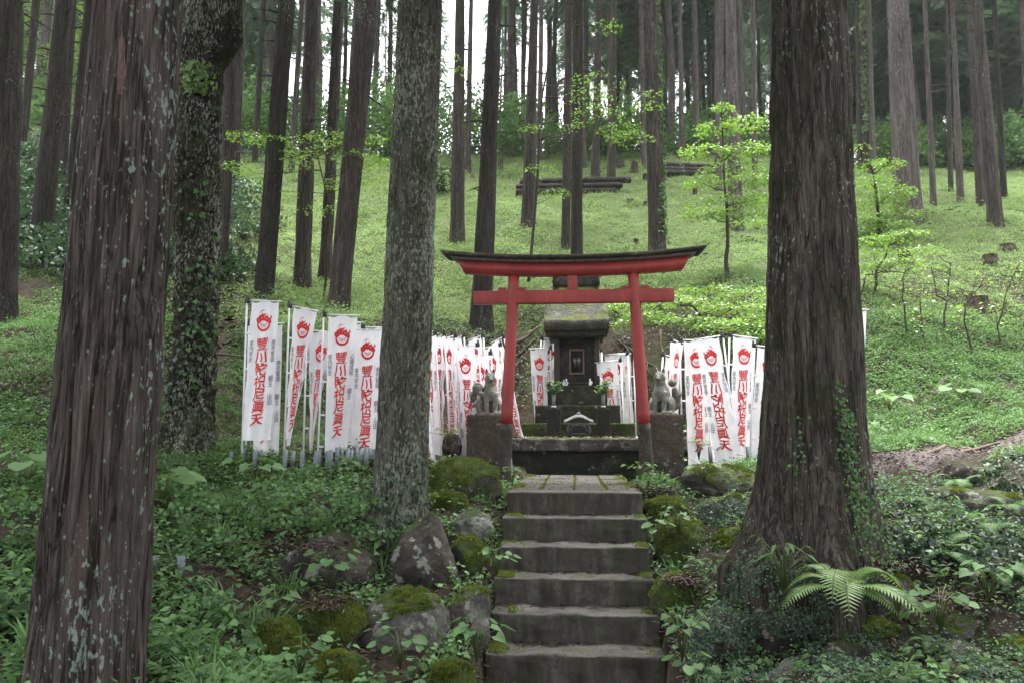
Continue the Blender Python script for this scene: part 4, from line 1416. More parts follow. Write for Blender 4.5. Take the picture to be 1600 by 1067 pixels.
def place_far(x, y, v_, first, s, rz, lean, cz=8.5, low=False):
    src = proto[v_]
    if not first[v_]:
        o = src; first[v_] = True; kids = list(src.children)
    else:
        o = src.copy(); C.objects.link(o); kids = []
        for ch in src.children:
            c = ch.copy(); C.objects.link(c); c.parent = o; kids.append(c)
    o.location = (x, y, hz(x, y) - .1)
    o.scale = (s, s, s * rgf.uniform(.95, 1.1))
    o.rotation_euler = (lean[0], lean[1], rz)
    for c in kids:
        if c.name.startswith('crown'):
            if low: c.data = LOWCROWN[v_ % 2]; c.location.z = cz; c.scale = (1, 1, 1.0)
            else: c.location.z = cz
    return o


first = [False] * 4
pts = []
tries = 0
while len(pts) < 190 and tries < 9000:
    tries += 1
    y = 30.5 + 34 * rgf.random() ** 1.3
    x = (rgf.uniform(-.74, .74) if len(pts) < 165 else rgf.uniform(.42, .74)) * y
    px = 800 + x / y * F * .97
    if 680 < px < 770 and rgf.random() < .8: continue
    if 430 < px < 900 and rgf.random() < .35: continue
    if any((x - a) ** 2 + (y - b_) ** 2 < 1.7 ** 2 for a, b_ in pts): continue
    pts.append((x, y))
for x, y in pts:
    px = 800 + x / y * F * .97
    low = (px > 1330 and y < 48)
    zone = 'right' if px > 1330 else ('left' if px < 420 else 'mid')
    cz = 2.5 + 2.5 * rgf.random() if low else ((10.0 + 4 * rgf.random() if rgf.random() < .88 else 6.0 + 3 * rgf.random()) if 430 < px < 900 else (4.5 + 4 * rgf.random() if px <= 430 else 6.5 + 4 * rgf.random()))
    o = place_far(x, y, int(rgf.integers(4)), first, rgf.uniform(.8, 1.25), rgf.random() * 6.28, (rgf.normal(0, .012), rgf.normal(0, .012)), cz, low)
    if zone == 'right':
        tag(o, 'cedar with low dark green branches in the dense wood at the far right', 'tree', 'dense cedars at the far right')
    elif zone == 'left':
        tag(o, 'shaded cedar in the dark wood at the far left', 'tree', 'shaded cedars at the far left')
    else:
        tag(o, 'slender bare-trunked cedar in the far ranks above the clearing', 'tree', 'far ranks of cedars above the clearing')

for i, (px, py, d, lab) in enumerate([(95, 150, 33, 'sunlit yellow-green broadleaf tree behind the dark trunks at the far left'), (150, 60, 36, 'pale green broadleaf tree seen left of the nearest cedar near the top'), (330, 90, 37, 'light green broadleaf tree glimpsed behind the gnarled tree'), (20, 90, 34, 'green broadleaf tree at the upper left corner')]):
    c = P(px, py, d)
    o = thing('broadleaf_tree', lab, 'tree', (c.x, d, hz(c.x, d)))
    hgt = c.z - hz(c.x, d)
    mb = MB(); mb.tube([(0, 0, -.3), (.1, 0, hgt * .5), (0, .1, hgt), (.1, 0, hgt + 2)], [.16, .13, .09, .04], 10)
    link('trunk', mb.mesh('trunk', True), M['bark_dark'], o)
    lv = Leaves(); n = 5200
    v = norm(RNG.normal(0, 1, (n, 3))) * (RNG.random((n, 1)) ** .4)
    p = v * np.array([2.8, 2.0, 2.8]) + np.array([0, 0, hgt + .3])
    k_ = fbm(p[:, 0] * .9, p[:, 1] * .9, p[:, 2] * .9 + i * 9, 60, 2) > -.15
    p = p[k_]
    lv.add(p, RNG.uniform(.12, .24, len(p)), rnd_dir(len(p), -.6, .3), rnd_up(len(p), .6), 'oval'); lv.build('crown', M['leaf_bright'], o)

# ------------------------------------------------------------------ rocks
def rock_mesh(kind, w, dp, h, seed, sub=4):
    bm = bmesh.new()
    bmesh.ops.create_icosphere(bm, subdivisions=sub, radius=1.0)
    co = np.array([v.co[:] for v in bm.verts])
    fc = np.array([[v.index for v in f.verts] for f in bm.faces])
    bm.free()
    s = seed * 3.1
    e = {'block': 2.6, 'flat': 2.4, 'slab': 4.0, 'round': 2.15, 'wedge': 2.2}[kind]
    n = co / (np.abs(co) ** e).sum(1, keepdims=True) ** (1 / e)
    # a few flattening cuts give facets
    rg = np.random.default_rng(seed)
    for i in range({'block': 7, 'wedge': 5, 'slab': 4, 'flat': 5, 'round': 2}[kind]):
        dv = rg.normal(size=3); dv /= np.linalg.norm(dv)
        lim = rg.uniform(.68, .9)
        t = n @ dv
        n = n - np.clip(t - lim, 0, None)[:, None] * dv[None] * .85
    a = {'block': .10, 'flat': .12, 'slab': .05, 'round': .11, 'wedge': .10}[kind]
    n = n * (1 + a * fbm(co[:, 0] * 1.5 + s, co[:, 1] * 1.5, co[:, 2] * 1.5, seed, 3) + .05 * fbm(co[:, 0] * 5 + s, co[:, 1] * 5, co[:, 2] * 5, seed, 5) - .06 * np.clip(.12 - np.abs(vnoise(co[:, 0] * 2.2 + s, co[:, 1] * 2.2, co[:, 2] * 2.2, seed + 5)), 0, 1) / .12)[:, None]
    if kind == 'wedge':
        t = np.clip((n[:, 2] + 1) / 2, 0, 1)
        n[:, 0] *= 1.12 - .85 * t ** 1.2
        n[:, 0] += .22 * t
        n[:, 1] *= 1.1 - .6 * t
    lo, hi = n.min(0), n.max(0)
    n = (n - (lo + hi) / 2) / ((hi - lo) / 2)
    n *= np.array([w / 2, dp / 2, h / 2])
    return np_mesh('rock', n, [fc], smooth=True), n, fc


for i, (x0, x1, y0, y1, d, mt, kind, lab) in enumerate(ROCKS):
    w, h = W(x1 - x0, d), W(y1 - y0, d)
    hh = h * 1.3
    dp = max(w * .8, h * .9) if kind != 'slab' else w * .5
    top = P((x0 + x1) / 2, y0, d + dp * .1)
    me, V, fc = rock_mesh(kind, w, dp, hh, 500 + i, 5 if w > .35 else 4)
    base = Vector((top.x, d + dp * .25, top.z - hh / 2))
    cat = 'stone slab' if kind == 'slab' else 'rock'
    o = link('stone_slab' if kind == 'slab' else 'rock', me, M[mt], None, base)
    tag(o, lab, cat, 'rocks along the stairs and slope')
    if kind == 'slab': o.rotation_euler = (.06, .10, -.15)
    if mt in ('stone_moss', 'stone_grey') and d < 9:
        a, b_, c = V[fc[:, 0]], V[fc[:, 1]], V[fc[:, 2]]
        nn = np.cross(b_ - a, c - a)
        ar = np.linalg.norm(nn, axis=1); nn /= ar[:, None] + 1e-12
        cc = (a + b_ + c) / 3
        m = nn[:, 2] * .9 + .95 * fbm(cc[:, 0] * 6, cc[:, 1] * 6, cc[:, 2] * 6, 500 + i, 4) - (.22 if mt == 'stone_moss' else .75)
        pr = ar * np.clip(m * 3, 0, 1)
        if pr.sum() > 0:
            n = int(min(5200, 9000 * pr.sum() / 2 / .1))
            k_ = RNG.choice(len(cc), n, p=pr / pr.sum())
            u, v = RNG.random((2, n, 1)); f = u + v > 1; u = np.where(f, 1 - u, u); v = np.where(f, 1 - v, v)
            p = a[k_] + (b_ - a)[k_] * u + (c - a)[k_] * v
            lv = Leaves().add(p, RNG.uniform(.010, .022, n), nn[k_] * .7 + RNG.normal(0, .5, (n, 3)), rnd_dir(n), 'oval', np.clip(.45 + .4 * fbm(p[:, 0] * 6, p[:, 1] * 6, p[:, 2] * 6, i, 2) + RNG.normal(0, .15, n), 0, 1))
            lv.build('moss', M['moss'], o)

# ------------------------------------------------------------------ banners
WB, HB = .325, 1.55


def cloth_pt(var):
    g, tw, amp, ph, wav = {0: (.06, .12, .016, .3, 2.6), 1: (.12, .55, .026, 1.2, 3.4), 2: (.80, 1.0, .026, 2.1, 2.6), 3: (.04, -.35, .024, 4.0, 4.2), 4: (.30, .9, .026, 5.2, 2.8), 5: (.10, .3, .030, 2.7, 5.0), 6: (.18, -.5, .022, .9, 3.8), 7: (.08, .7, .02, 3.4, 2.2)}[var]

    def f(u, v):
        u = np.asarray(u, float); v = np.asarray(v, float)
        w = WB * (1 - g * v ** 1.6)
        a = tw * v
        x = .055 + w * u * np.cos(a) + (.25 * g * WB * v ** 1.6)
        y = w * u * np.sin(a) * .8 + amp * np.sin(u * 2 * PI * .9 + v * wav + ph) * (.15 + v) + .007 * np.sin(u * 15 + ph + v * 6) * (.4 + v) + .010 * np.exp(-u * 7) * np.sin(v * HB * 16 + ph) + .008 * vnoise(u * 2.5, v * 7, ph, 77)
        z = -v * HB - .018 * np.sin(u * PI * 3) * np.exp(-v * 30) - (.18 * g * v * (1 - u))
        return np.stack([x, y, z], -1)
    return f


def glyph(ch, bold):
    c = bpy.data.curves.new('g', 'FONT')
    c.body = ch
    c.offset = bold
    c.resolution_u = 3
    o = bpy.data.objects.new('g', c)
    C.objects.link(o)
    dg = bpy.context.evaluated_depsgraph_get(); dg.update()
    me = bpy.data.meshes.new_from_object(o.evaluated_get(dg))
    bm = bmesh.new(); bm.from_mesh(me)
    bmesh.ops.triangulate(bm, faces=bm.faces[:])
    for _ in range(2):
        le = [e for e in bm.edges if e.calc_length() > .22]
        if le: bmesh.ops.subdivide_edges(bm, edges=le, cuts=1)
    bmesh.ops.triangulate(bm, faces=bm.faces[:])
    V = np.array([v.co[:2] for v in bm.verts]).reshape(-1, 2); Fc = np.array([[v.index for v in f.verts] for f in bm.faces])
    bm.free()
    bpy.data.objects.remove(o); bpy.data.curves.remove(c); bpy.data.meshes.remove(me)
    return V - np.array([.5, .38]), Fc


GL = {}


def text_uv(s, u0, v0, cw, chh, bold, wob, seed):
    """column of characters: positions in metres across (x) and down (v metres)"""
    out = []
    for i, ch in enumerate(s):
        if ch == ' ': continue
        if (ch, bold) not in GL: GL[(ch, bold)] = glyph(ch, bold * (.35 if ch == '豐' else .6 if ch in '眞枳' else 1))
        V, Fc = GL[(ch, bold)]
        x, y = V[:, 0].copy(), V[:, 1].copy()
        x += wob * vnoise(x * 3 + i * 5, y * 3, seed, 1); y += wob * vnoise(x * 3, y * 3 + i * 5, seed, 2) + .10 * x
        out.append((np.stack([u0 + x * cw, v0 + i * chh - y * chh * 1.05], -1), Fc))
    return out


def crescent(cx, cv, r0, r1, off, a0, a1, n=28):
    """band between two circles, the inner one shifted up by off"""
    t = np.radians(np.linspace(a0, a1, n))
    o = np.stack([cx + r1 * np.cos(t), cv + r1 * np.sin(t)], -1)
    i = np.stack([cx + r0 * np.cos(t), cv - off + r0 * np.sin(t)], -1)
    V = np.concatenate([o, i])
    Fq = np.array([(k, k + 1, n + k + 1) for k in range(n - 1)] + [(k, n + k + 1, n + k) for k in range(n - 1)])
    return V, Fq


def flame(pts, wid, n=16):
    pts = np.asarray(pts, float)
    t = np.linspace(0, len(pts) - 1, n)
    c = np.stack([np.interp(t, np.arange(len(pts)), pts[:, j]) for j in (0, 1)], -1)
    w = np.interp(t, np.arange(len(wid)), wid)
    tg = np.gradient(c, axis=0); tg /= np.linalg.norm(tg, axis=1)[:, None] + 1e-9
    nn = np.stack([-tg[:, 1], tg[:, 0]], -1)
    V = np.concatenate([c + nn * w[:, None], c - nn * w[:, None]])
    Fq = np.array([(k, k + 1, n + k + 1) for k in range(n - 1)] + [(k, n + k + 1, n + k) for k in range(n - 1)])
    return V, Fq


def emblem():
    cx, cv, k = WB * .5, .265, .082
    E = []
    def S(p): return [(cx + a * k, cv + b * k) for a, b in p]
    E.append(crescent(cx, cv, .74 * k, .94 * k, .13 * k, -50, 230))
    for r in (.50, .32, .16): E.append(crescent(cx, cv - .12 * k, (r - .07) * k, r * k, 0, -10, 190, 18))
    for p, w in [
        ([(-.92, -.15), (-1.0, -.55), (-.72, -.75), (-.80, -1.05)], [.12, .16, .12, .0]),
        ([(-.60, -.35), (-.62, -.85), (-.25, -1.10), (-.30, -1.35)], [.16, .18, .14, 0]),
        ([(-.25, -.45), (-.15, -.95), (.12, -1.15), (.42, -1.28)], [.18, .20, .12, 0]),
        ([(.10, -.42), (.28, -.80), (.55, -.85), (.60, -1.12)], [.16, .20, .14, 0]),
        ([(.50, -.30), (.66, -.60), (.60, -.80)], [.16, .16, .04]),
        ([(.85, .10), (1.02, -.25), (.88, -.60), (1.12, -.85), (.98, -1.12)], [.07, .14, .12, .10, 0]),
        ([(-.75, -.1), (-.4, -.52), (.2, -.5), (.7, -.15)], [.10, .15, .15, .08]),
        ([(-.85, -1.15), (-.35, -1.62), (.25, -1.6)], [0, .06, 0]),
    ]: E.append(flame(S([(a * .95, b_ * 1.15 - .12) for a, b_ in p]), [x * k * .95 for x in w]))
    return E


EMB = emblem()
MAIN = '豐川陀枳尼眞天'
MAIN_ = text_uv(MAIN, WB * .5, .485, .140, .138, .020, .09, 3)
SIDES = [text_uv('家内安全', .035, .47, .052, .060, .004, .05, 5) + text_uv(t, .290, .46, .052, .062, .004, .05, 7) + text_uv('願主' + nm, .283, .86, .054, .066, .006, .05, 9)
         for t, nm in (('心願成就', ''), ('商売繁盛', ' 山田'))]


def print_mesh(name, shapes, f):
    mb = MB()
    for V, Fc in shapes:
        u, v = V[:, 0] / WB, V[:, 1] / HB
        p = f(u, v); e = 1e-3
        n_ = np.cross(f(u + e, v) - p, f(u, v + e) - p); n_ = norm(n_)
        for s in (-1, 1): mb.add(p + n_ * .0035 * s, [Fc])
    return mb.mesh(name)


BMESH = {}
mb = MB(); mb.tube([(0, 0, -.12), (0, 0, .95), (0, 0, 1.93)], [.0115, .0115, .0105], 10); POLE = mb.mesh('pole', True)
mb = MB(); mb.tube([(.0, 0, 0), (.41, 0, 0)], .0075, 8); BAR = mb.mesh('crossbar', True)
mb = MB(); mb.box((.010, 0, -.005), (.050, .034, .058), .006); mb.tube([(0, 0, .0), (0, 0, .055)], .014, 10); CAP = mb.mesh('joint')
mb = MB()
for z in (1.5, 1.1, .72, .36): mb.box((.030, 0, z), (.062, .010, .022), .003)
LOOP = mb.mesh('fastening_loop')
for me, mt in ((POLE, 'pole_white'), (BAR, 'pole_white'), (CAP, 'cap_black'), (LOOP, 'cloth')): me.materials.append(M[mt])
for v_ in range(8):
    f = cloth_pt(v_)
    u, v = np.meshgrid(np.linspace(0, 1, 22), np.linspace(0, 1, 60))
    idx = np.arange(22 * 60).reshape(60, 22)
    q = np.stack([idx[:-1, :-1], idx[:-1, 1:], idx[1:, 1:], idx[1:, :-1]], -1).reshape(-1, 4)
    cl = np_mesh('cloth', f(u, v), [q], smooth=True); cl.materials.append(M['cloth'])
    em = print_mesh('emblem', EMB, f); em.materials.append(M['print_red'])
    rt = print_mesh('red_lettering', MAIN_, f); rt.materials.append(M['print_red'])
    sd = print_mesh('grey_lettering', SIDES[1 if v_ in (0, 3, 6) else 0], f); sd.materials.append(M['print_grey'])
    BMESH[v_] = (cl, em, rt, sd)


def banner(tx, ty, bx, by, d, phi, var, lab, group):
    top, bot = P(tx, ty, d), P(bx, by, d + .02)
    zax = (top - bot).normalized()
    h = Vector((math.cos(math.radians(phi)), math.sin(math.radians(phi)), 0))
    yax = zax.cross(h).normalized()
    xax = yax.cross(zax)
    m = Matrix((xax, yax, zax)).transposed()
    o = thing('banner', lab, 'banner', top - zax * 1.9, 0, group)
    o.rotation_euler = m.to_euler()
    link('pole', POLE, None, o)
    b = link('crossbar', BAR, None, o, (0, 0, 1.875)); ca = RNG.uniform(-.03, .09); b.rotation_euler = (0, ca, 0)
    link('joint', CAP, None, o, (0, 0, 1.875))
    link('fastening_loop', LOOP, None, o)
    cl, em, rt, sd = BMESH[var]
    c = link('cloth', cl, None, o, (0, 0, 1.862)); c.rotation_euler = (RNG.uniform(-.03, .05), ca * .6, 0)
    link('emblem', em, None, c); link('red_lettering', rt, None, c); link('grey_lettering', sd, None, c)
    return o


ORD = ['first', 'second', 'third', 'fourth', 'fifth', 'sixth', 'seventh', 'eighth', 'ninth', 'tenth', 'eleventh', 'twelfth']
BAN = {
    'left': [
        (386, 466, 378, 712, 8.6, -6, 0), (389, 502, 384, 716, 9.0, 12, 3), (452, 474, 444, 710, 8.75, 50, 4), (479, 512, 474, 716, 9.0, 44, 2),
        (506, 488, 497, 704, 8.8, 12, 1), (516, 498, 512, 708, 9.3, 20, 3), (548, 512, 541, 708, 9.1, -4, 0), (566, 508, 560, 706, 9.4, 5, 3), (585, 520, 578, 706, 9.7, 5, 1)],
    'middle': [
        (664, 537, 677, 697, 9.0, 130, 1), (680, 517, 689, 700, 9.4, 118, 3), (694, 518, 703, 690, 9.7, 116, 0), (712, 521, 720, 690, 9.9, 120, 3), (725, 520, 733, 690, 10.2, 118, 1),
        (755, 521, 764, 692, 10.4, 125, 3), (747, 535, 757, 690, 9.8, 150, 0), (767, 548, 775, 690, 10.0, 140, 1), (782, 535, 796, 690, 10.2, 128, 3), (787, 523, 812, 667, 10.6, 120, 0)],
    'shrine left': [(846, 526, 836, 690, 12.6, 35, 3), (851, 526, 845, 690, 12.9, 45, 0), (861, 541, 858, 690, 12.3, 150, 1)],
    'shrine right': [(933, 543, 940, 690, 13.0, 110, 3), (940, 545, 944, 690, 13.3, 115, 0), (970, 560, 975, 690, 11.9, 176, 1), (981, 549, 986, 690, 12.4, 165, 3), (990, 550, 994, 690, 12.7, 150, 0)],
    'right': [
        (1036, 551, 1028, 700, 10.6, 40, 3), (1049, 528, 1044, 700, 10.2, 52, 1), (1062, 528, 1066, 712, 9.75, 8, 0), (1097, 560, 1112, 724, 10.4, 78, 3), (1129, 521, 1154, 724, 9.5, 196, 3),
        (1140, 520, 1135, 722, 9.7, 15, 0), (1168, 545, 1172, 724, 10.0, 60, 1), (1177, 536, 1172, 724, 9.5, -6, 0)],
    'hidden': [(1297, 477, 1291, 700, 8.4, -10, 0)],
}
WHERE = {'left': 'row left of the grey trunk', 'middle': 'slanting row left of the gate',
         'shrine left': 'cluster left of the shrine', 'shrine right': 'cluster right of the shrine', 'right': 'row right of the gate'}
bases = []
for g, lst in BAN.items():
    srt = sorted(range(len(lst)), key=lambda i: lst[i][0])
    for i, a in enumerate(lst):
        lab = ('white banner edge showing from behind the right side of the massive cedar' if g == 'hidden' else
               '%s white red-lettered banner from the left, %s' % (ORD[srt.index(i)], WHERE[g]))
        a = list(a)
        if g not in ('left', 'right') and a[6] in (0, 1, 3): a[6] = [0, 5, 1, 6, 3, 7][(i * 5 + len(g)) % 6]
        banner(*a, lab, 'white banners with red lettering')
        bases.append((g, P(a[2], a[3], a[4])))


# grey pipe sockets that hold the poles
def pipe(p, h, lab, tilt=(0, 0), grp='grey pipe sockets for the banners'):
    o = thing('pipe_socket', lab, 'pipe', p, 0, grp)
    o.rotation_euler = (tilt[0], tilt[1], 0)
    ob = link('tube', PIPE, None, o)
    ob.scale = (1, 1, h / .25)
    return o


mb = MB(); mb.lathe([(.024, -.15), (.024, .25), (.0185, .25), (.0185, -.15)], 16); PIPE = mb.mesh('tube', False); PIPE.materials.append(M['pipe_grey'])
for k_, px in enumerate([360, 378, 396, 444, 455, 474, 490, 497, 512, 518, 526, 534, 541, 549, 556, 563, 571, 578, 586, 594]):
    d = 8.62 + .25 * math.sin(k_ * 1.9) * .3 + (.1 if k_ > 6 else 0)
    p = P(px + RNG.uniform(-1.5, 1.5), 724 + RNG.uniform(-4, 4), d)
    p.z = min(p.z, hz(p.x, p.y) + .02)
    pipe(p, P(px, 701 + RNG.uniform(-4, 4), d).z - p.z, 'grey plastic pipe socket in the ground row under the left banners', (RNG.normal(0, .04), RNG.normal(0, .04)))
for px in (1111, 1134, 1154, 1170):
    p = P(px, 726, 9.75)
    pipe(p, P(px, 697, 9.75).z - p.z, 'grey plastic pipe holding a pole of the banners right of the gate', (RNG.normal(0, .03), RNG.normal(0, .03)))
for px, lab in ((243, 'short grey pipe stub in the leaf cover, left one of a pair'), (283, 'short grey pipe stub in the leaf cover, right one of a pair')):
    p = P(px, 888, 5.3); p.z = P(px, 893, 5.3).z
    pipe(p, .105, lab, (.05, 0), 'pair of pipe stubs in the leaves')

# ------------------------------------------------------------------ dirt path with roots
def strip(name, edge_a, edge_b, mat, lift=.02, n=40, m=14):
    A = np.array([ground_hit(*e)[:2] for e in edge_a]); B = np.array([ground_hit(*e)[:2] for e in edge_b])
    t = np.linspace(0, 1, n)
    def res(Q): return np.stack([np.interp(t * (len(Q) - 1), np.arange(len(Q)), Q[:, j]) for j in (0, 1)], -1)
    A, B = res(A), res(B)
    s = np.linspace(0, 1, m)
    wob = .12 * vnoise(t * 9, 1.5, 0, 4)[:, None]
    Pq = A[:, None] * (1 - s)[None, :, None] + B[:, None] * s[None, :, None]
    Pq[..., 1] += wob * (np.abs(s - .5) * 2)[None]
    z = height(Pq[..., 0], Pq[..., 1]) + lift * (1 - (np.abs(s - .5) * 2) ** 6)[None] * 1.0 - .03 * (np.abs(s - .5) * 2)[None] ** 8
    V = np.concatenate([Pq, z[..., None]], -1)
    idx = np.arange(n * m).reshape(n, m)
    q = np.stack([idx[:-1, :-1], idx[:-1, 1:], idx[1:, 1:], idx[1:, :-1]], -1).reshape(-1, 4)
    return tag(link(name, np_mesh(name, V, [q], smooth=True), M[mat]), kind='structure'), A, B


PATH, PA, PB = strip('dirt_path', [(1340, 765), (1400, 757), (1440, 748), (1500, 722), (1560, 706), (1660, 690)], [(1340, 722), (1390, 716), (1440, 708), (1500, 696), (1560, 685), (1660, 672)], 'path_dirt', .025)
for i, (pp, lab) in enumerate([
    ([(1478, 716), (1500, 704), (1530, 697), (1570, 690)], 'forked pale root crossing the dirt path near the right edge'),
    ([(1490, 694), (1512, 698), (1528, 702), (1540, 712)], 'short curved root on the upper side of the dirt path'),
    ([(1440, 724), (1458, 716), (1478, 706), (1496, 704)], 'bent root on the dirt path left of the forked one'),
    ([(1395, 744), (1420, 748), (1450, 744), (1470, 734)], 'thin brown stick lying on the lower dirt path beside the massive cedar'),
    ([(1440, 720), (1446, 730)], 'stub of broken branch lying in the middle of the dirt path')]):
    pts = []
    for k_, e in enumerate(pp):
        g = ground_hit(*e)
        pts.append((g[0], g[1], hz(*g[:2]) + (.03 if 0 < k_ < len(pp) - 1 else .005)))
    pts = np.array(pts)
    t = np.linspace(0, 1, 16)
    pf = np.stack([np.interp(t * (len(pts) - 1), np.arange(len(pts)), pts[:, j]) for j in range(3)], -1)
    pf += .012 * np.stack([vnoise(t * 7, i, k, 9) for k in range(3)], -1)
    r = .028 if i < 3 else .013
    if i == 4: r = .03
    mb = MB(); mb.tube(pf, r * (1.05 - .5 * t), 8)
    tag(mb.build('tree_root' if i < 3 else 'stick', M['root'], smooth=True), lab, 'root' if i < 3 else 'stick')

# ------------------------------------------------------------------ logs and stumps on the slope
def log_between(a, b, r, lab, group, cut=True):
    a, b = Vector(a), Vector(b)
    o = thing('log', lab, 'log', a, 0, group)
    t = np.linspace(0, 1, 12)
    v = b - a
    pf = np.stack([np.array(v) * k for k in t])
    mb = MB(); mb.tube(pf, r * (1 - .12 * t), 16, cap=False)
    link('bark', mb.mesh('bark', True), M['log'], o)
    mb = MB()
    for p, s, rr in ((np.zeros(3), -1, r), (np.array(v), 1, r * .88)):
        d = np.array(v.normalized()) * s
        mb.tube([p - d * .02, p + d * .004], [rr * .985, rr * .97], 16)
    link('cut_ends', mb.mesh('cut_ends'), M['wood_cut'], o)
    return o


def log_stack(x0, x1, y_top, y_bot, d, labs, grp, r=.13):
    n = len(labs)
    for i, (lab, xa, xb, py, dd) in enumerate(labs):
        a, b = P(xa, py[0], d + dd), P(xb, py[1], d + dd + .25)
        log_between(a, b, r * RNG.uniform(.85, 1.1), lab, grp)


d1 = ground_hit(890, 306)[1]
log_stack(805, 985, 283, 305, d1, [
    ('bottom front log of the long pile on the slope', 806, 962, (301, 299), 0), ('bottom rear log of the long pile on the slope', 810, 968, (296, 294), .3),
    ('middle front log of the long pile, its pale end at the right', 806, 972, (293.5, 290), .05), ('middle rear log of the long pile on the slope', 815, 966, (290, 288), .32),
    ('topmost long log reaching out to the right of the pile', 812, 985, (285.5, 281.5), .16)], 'logs of the long pile on the slope', .125)
d2 = ground_hit(1075, 275)[1]
log_stack(1037, 1140, 255, 275, d2, [
    ('bottom log of the upper right pile', 1040, 1128, (271, 273), 0), ('middle log of the upper right pile', 1038, 1122, (265.5, 268), .08),
    ('top log of the upper right pile', 1036, 1116, (259, 262), .15)], 'logs of the upper right pile', .13)


def stump(px, py, w, h, lab, lean=0.0, mat='stump'):
    g = ground_hit(px, py)
    d = g[1]
    o = thing('tree_stump', lab, 'stump', (g[0], d, hz(g[0], d)), RNG.random() * 6, 'stumps on the slope')
    r, hh = W(w, d) / 2 * .85, W(h, d) * .85
    n = 28
    zs = np.linspace(-.15, hh, 10)
    th = np.arange(n) * 2 * PI / n
    Zg, Tg = np.meshgrid(zs, th, indexing='ij')
    rr = r * (1 + .35 * np.exp(-np.maximum(Zg, 0) / (hh * .25 + .02)) * (1 + .5 * np.sin(5 * Tg + px))) * (1 + .06 * vnoise(np.cos(Tg) * 3, np.sin(Tg) * 3, Zg * 2 + px, 3))
    top = Zg + np.where(Zg > hh * .9, .12 * hh * vnoise(np.cos(Tg) * 1.5, np.sin(Tg) * 1.5, px, 5), 0)
    V = np.stack([rr * np.cos(Tg) + lean * Zg, rr * np.sin(Tg), top], -1)
    link('bark', np_mesh('bark', V, [ring_quads(10, n)], smooth=True), M[mat], o)
    Vt = np.concatenate([V[-1] * np.array([.97, .97, 1]) - np.array([0, 0, .006]), V[-1].mean(0, keepdims=True)])
    link('cut_top', np_mesh('cut_top', Vt, [np.array([(k, (k + 1) % n, n) for k in range(n)])]), M['wood_cut'], o)
    return o


for a in [(782, 268, 9, 22, 'tall yellow-brown stump left of the long log pile'), (990, 272, 13, 22, 'tall pale leaning stump standing beyond the right end of the long log pile', .15),
          (1009, 283, 10, 14, 'small dark stump just left of the ivy-edged trunk'), (969, 262, 16, 14, 'low weathered stump with plants on it beyond the log pile'),
          (1086, 304, 9, 10, 'small brown stump below the upper right log pile'), (1574, 387, 26, 11, 'low dark stump at the right edge of the clearing'),
          (1547, 408, 24, 14, 'reddish broken stump near the right edge of the clearing'), (1528, 486, 36, 26, 'rotten mossy stump among saplings on the right slope'),
          (1415, 418, 24, 32, 'grey tapering stump in the foliage right of the massive cedar'), (757, 278, 12, 5, 'low dark stump on the grass between two trunks'),
          (985, 318, 14, 6, 'low mossy stump below the right end of the log pile'), (994, 384, 8, 12, 'small dark leaning snag above the right half of the gate'),
          (738, 276, 8, 6, 'tiny brown stump at the foot of the thin brown trunk'), (1010, 326, 10, 7, 'low brown stump left of the ivy-edged trunk')]:
    stump(*a)

# fallen branches
for i, (pp, r, lab) in enumerate([
    ([(1462, 622, 0), (1482, 606, .15), (1478, 603, .12)], .025, 'grey fallen branch lying in the plants on the right slope'),
    ([(1435, 642, 0), (1480, 640, .06)], .02, 'dark fallen branch lying on the right slope'),
    ([(802, 452, .05), (838, 432, .15)], .03, 'dead branch on the bank behind the left pillar'),
    ([(790, 548, .25), (820, 535, .22), (845, 520, .30)], .05, 'thick bare branch leaning across the bank left of the shrine'),
    ([(800, 584, .2), (816, 560, .2), (838, 552, .3)], .02, 'thin bare branch on the bank left of the shrine'),
    ([(270, 525, .1), (300, 560, .25), (470, 575, .05)], .022, 'dark fallen branch on the slope behind the left banners'),
]):
    pts = []
    for px, py, dz in pp:
        g = ground_hit(px, py); pts.append((g[0], g[1], hz(*g) + dz * .4 + .02))
    pts = np.array(pts); t = np.linspace(0, 1, 14)
    pf = np.stack([np.interp(t * (len(pts) - 1), np.arange(len(pts)), pts[:, j]) for j in range(3)], -1) + .02 * np.stack([vnoise(t * 5, i, k, 19) for k in range(3)], -1)
    mb = MB(); mb.tube(pf, r * (1.1 - .6 * t), 7); tag(mb.build('fallen_branch', M['twig'], smooth=True), lab, 'branch')
# pale curved twigs in the left foreground
for i, (pp, lab) in enumerate([
    ([(400, 876, 6.0), (425, 876, 5.95), (440, 885, 5.95), (452, 912, 5.98)], 'pale curved dead twig on the dark mound at the left'),
    ([(222, 800, 5.6), (243, 815, 5.5), (241, 856, 5.4)], 'thin pale upright dead stem beside the left pipe stubs'),
    ([(335, 850, 6.0), (380, 846, 5.9), (425, 850, 6.1)], 'thin straight pale twig lying on the left leaf cover'),
    ([(1404, 778, 6.3), (1416, 790, 6.2), (1424, 818, 6.2)], 'pale dead twig hanging beside the right root of the massive cedar')]):
    pts = np.array([tuple(P(*p)) for p in pp]); t = np.linspace(0, 1, 12)
    pf = np.stack([np.interp(t * (len(pts) - 1), np.arange(len(pts)), pts[:, j]) for j in range(3)], -1)
    mb = MB(); mb.tube(pf, .006 * (1.1 - .7 * t), 6); tag(mb.build('dead_twig', M['root'], smooth=True), lab, 'twig')

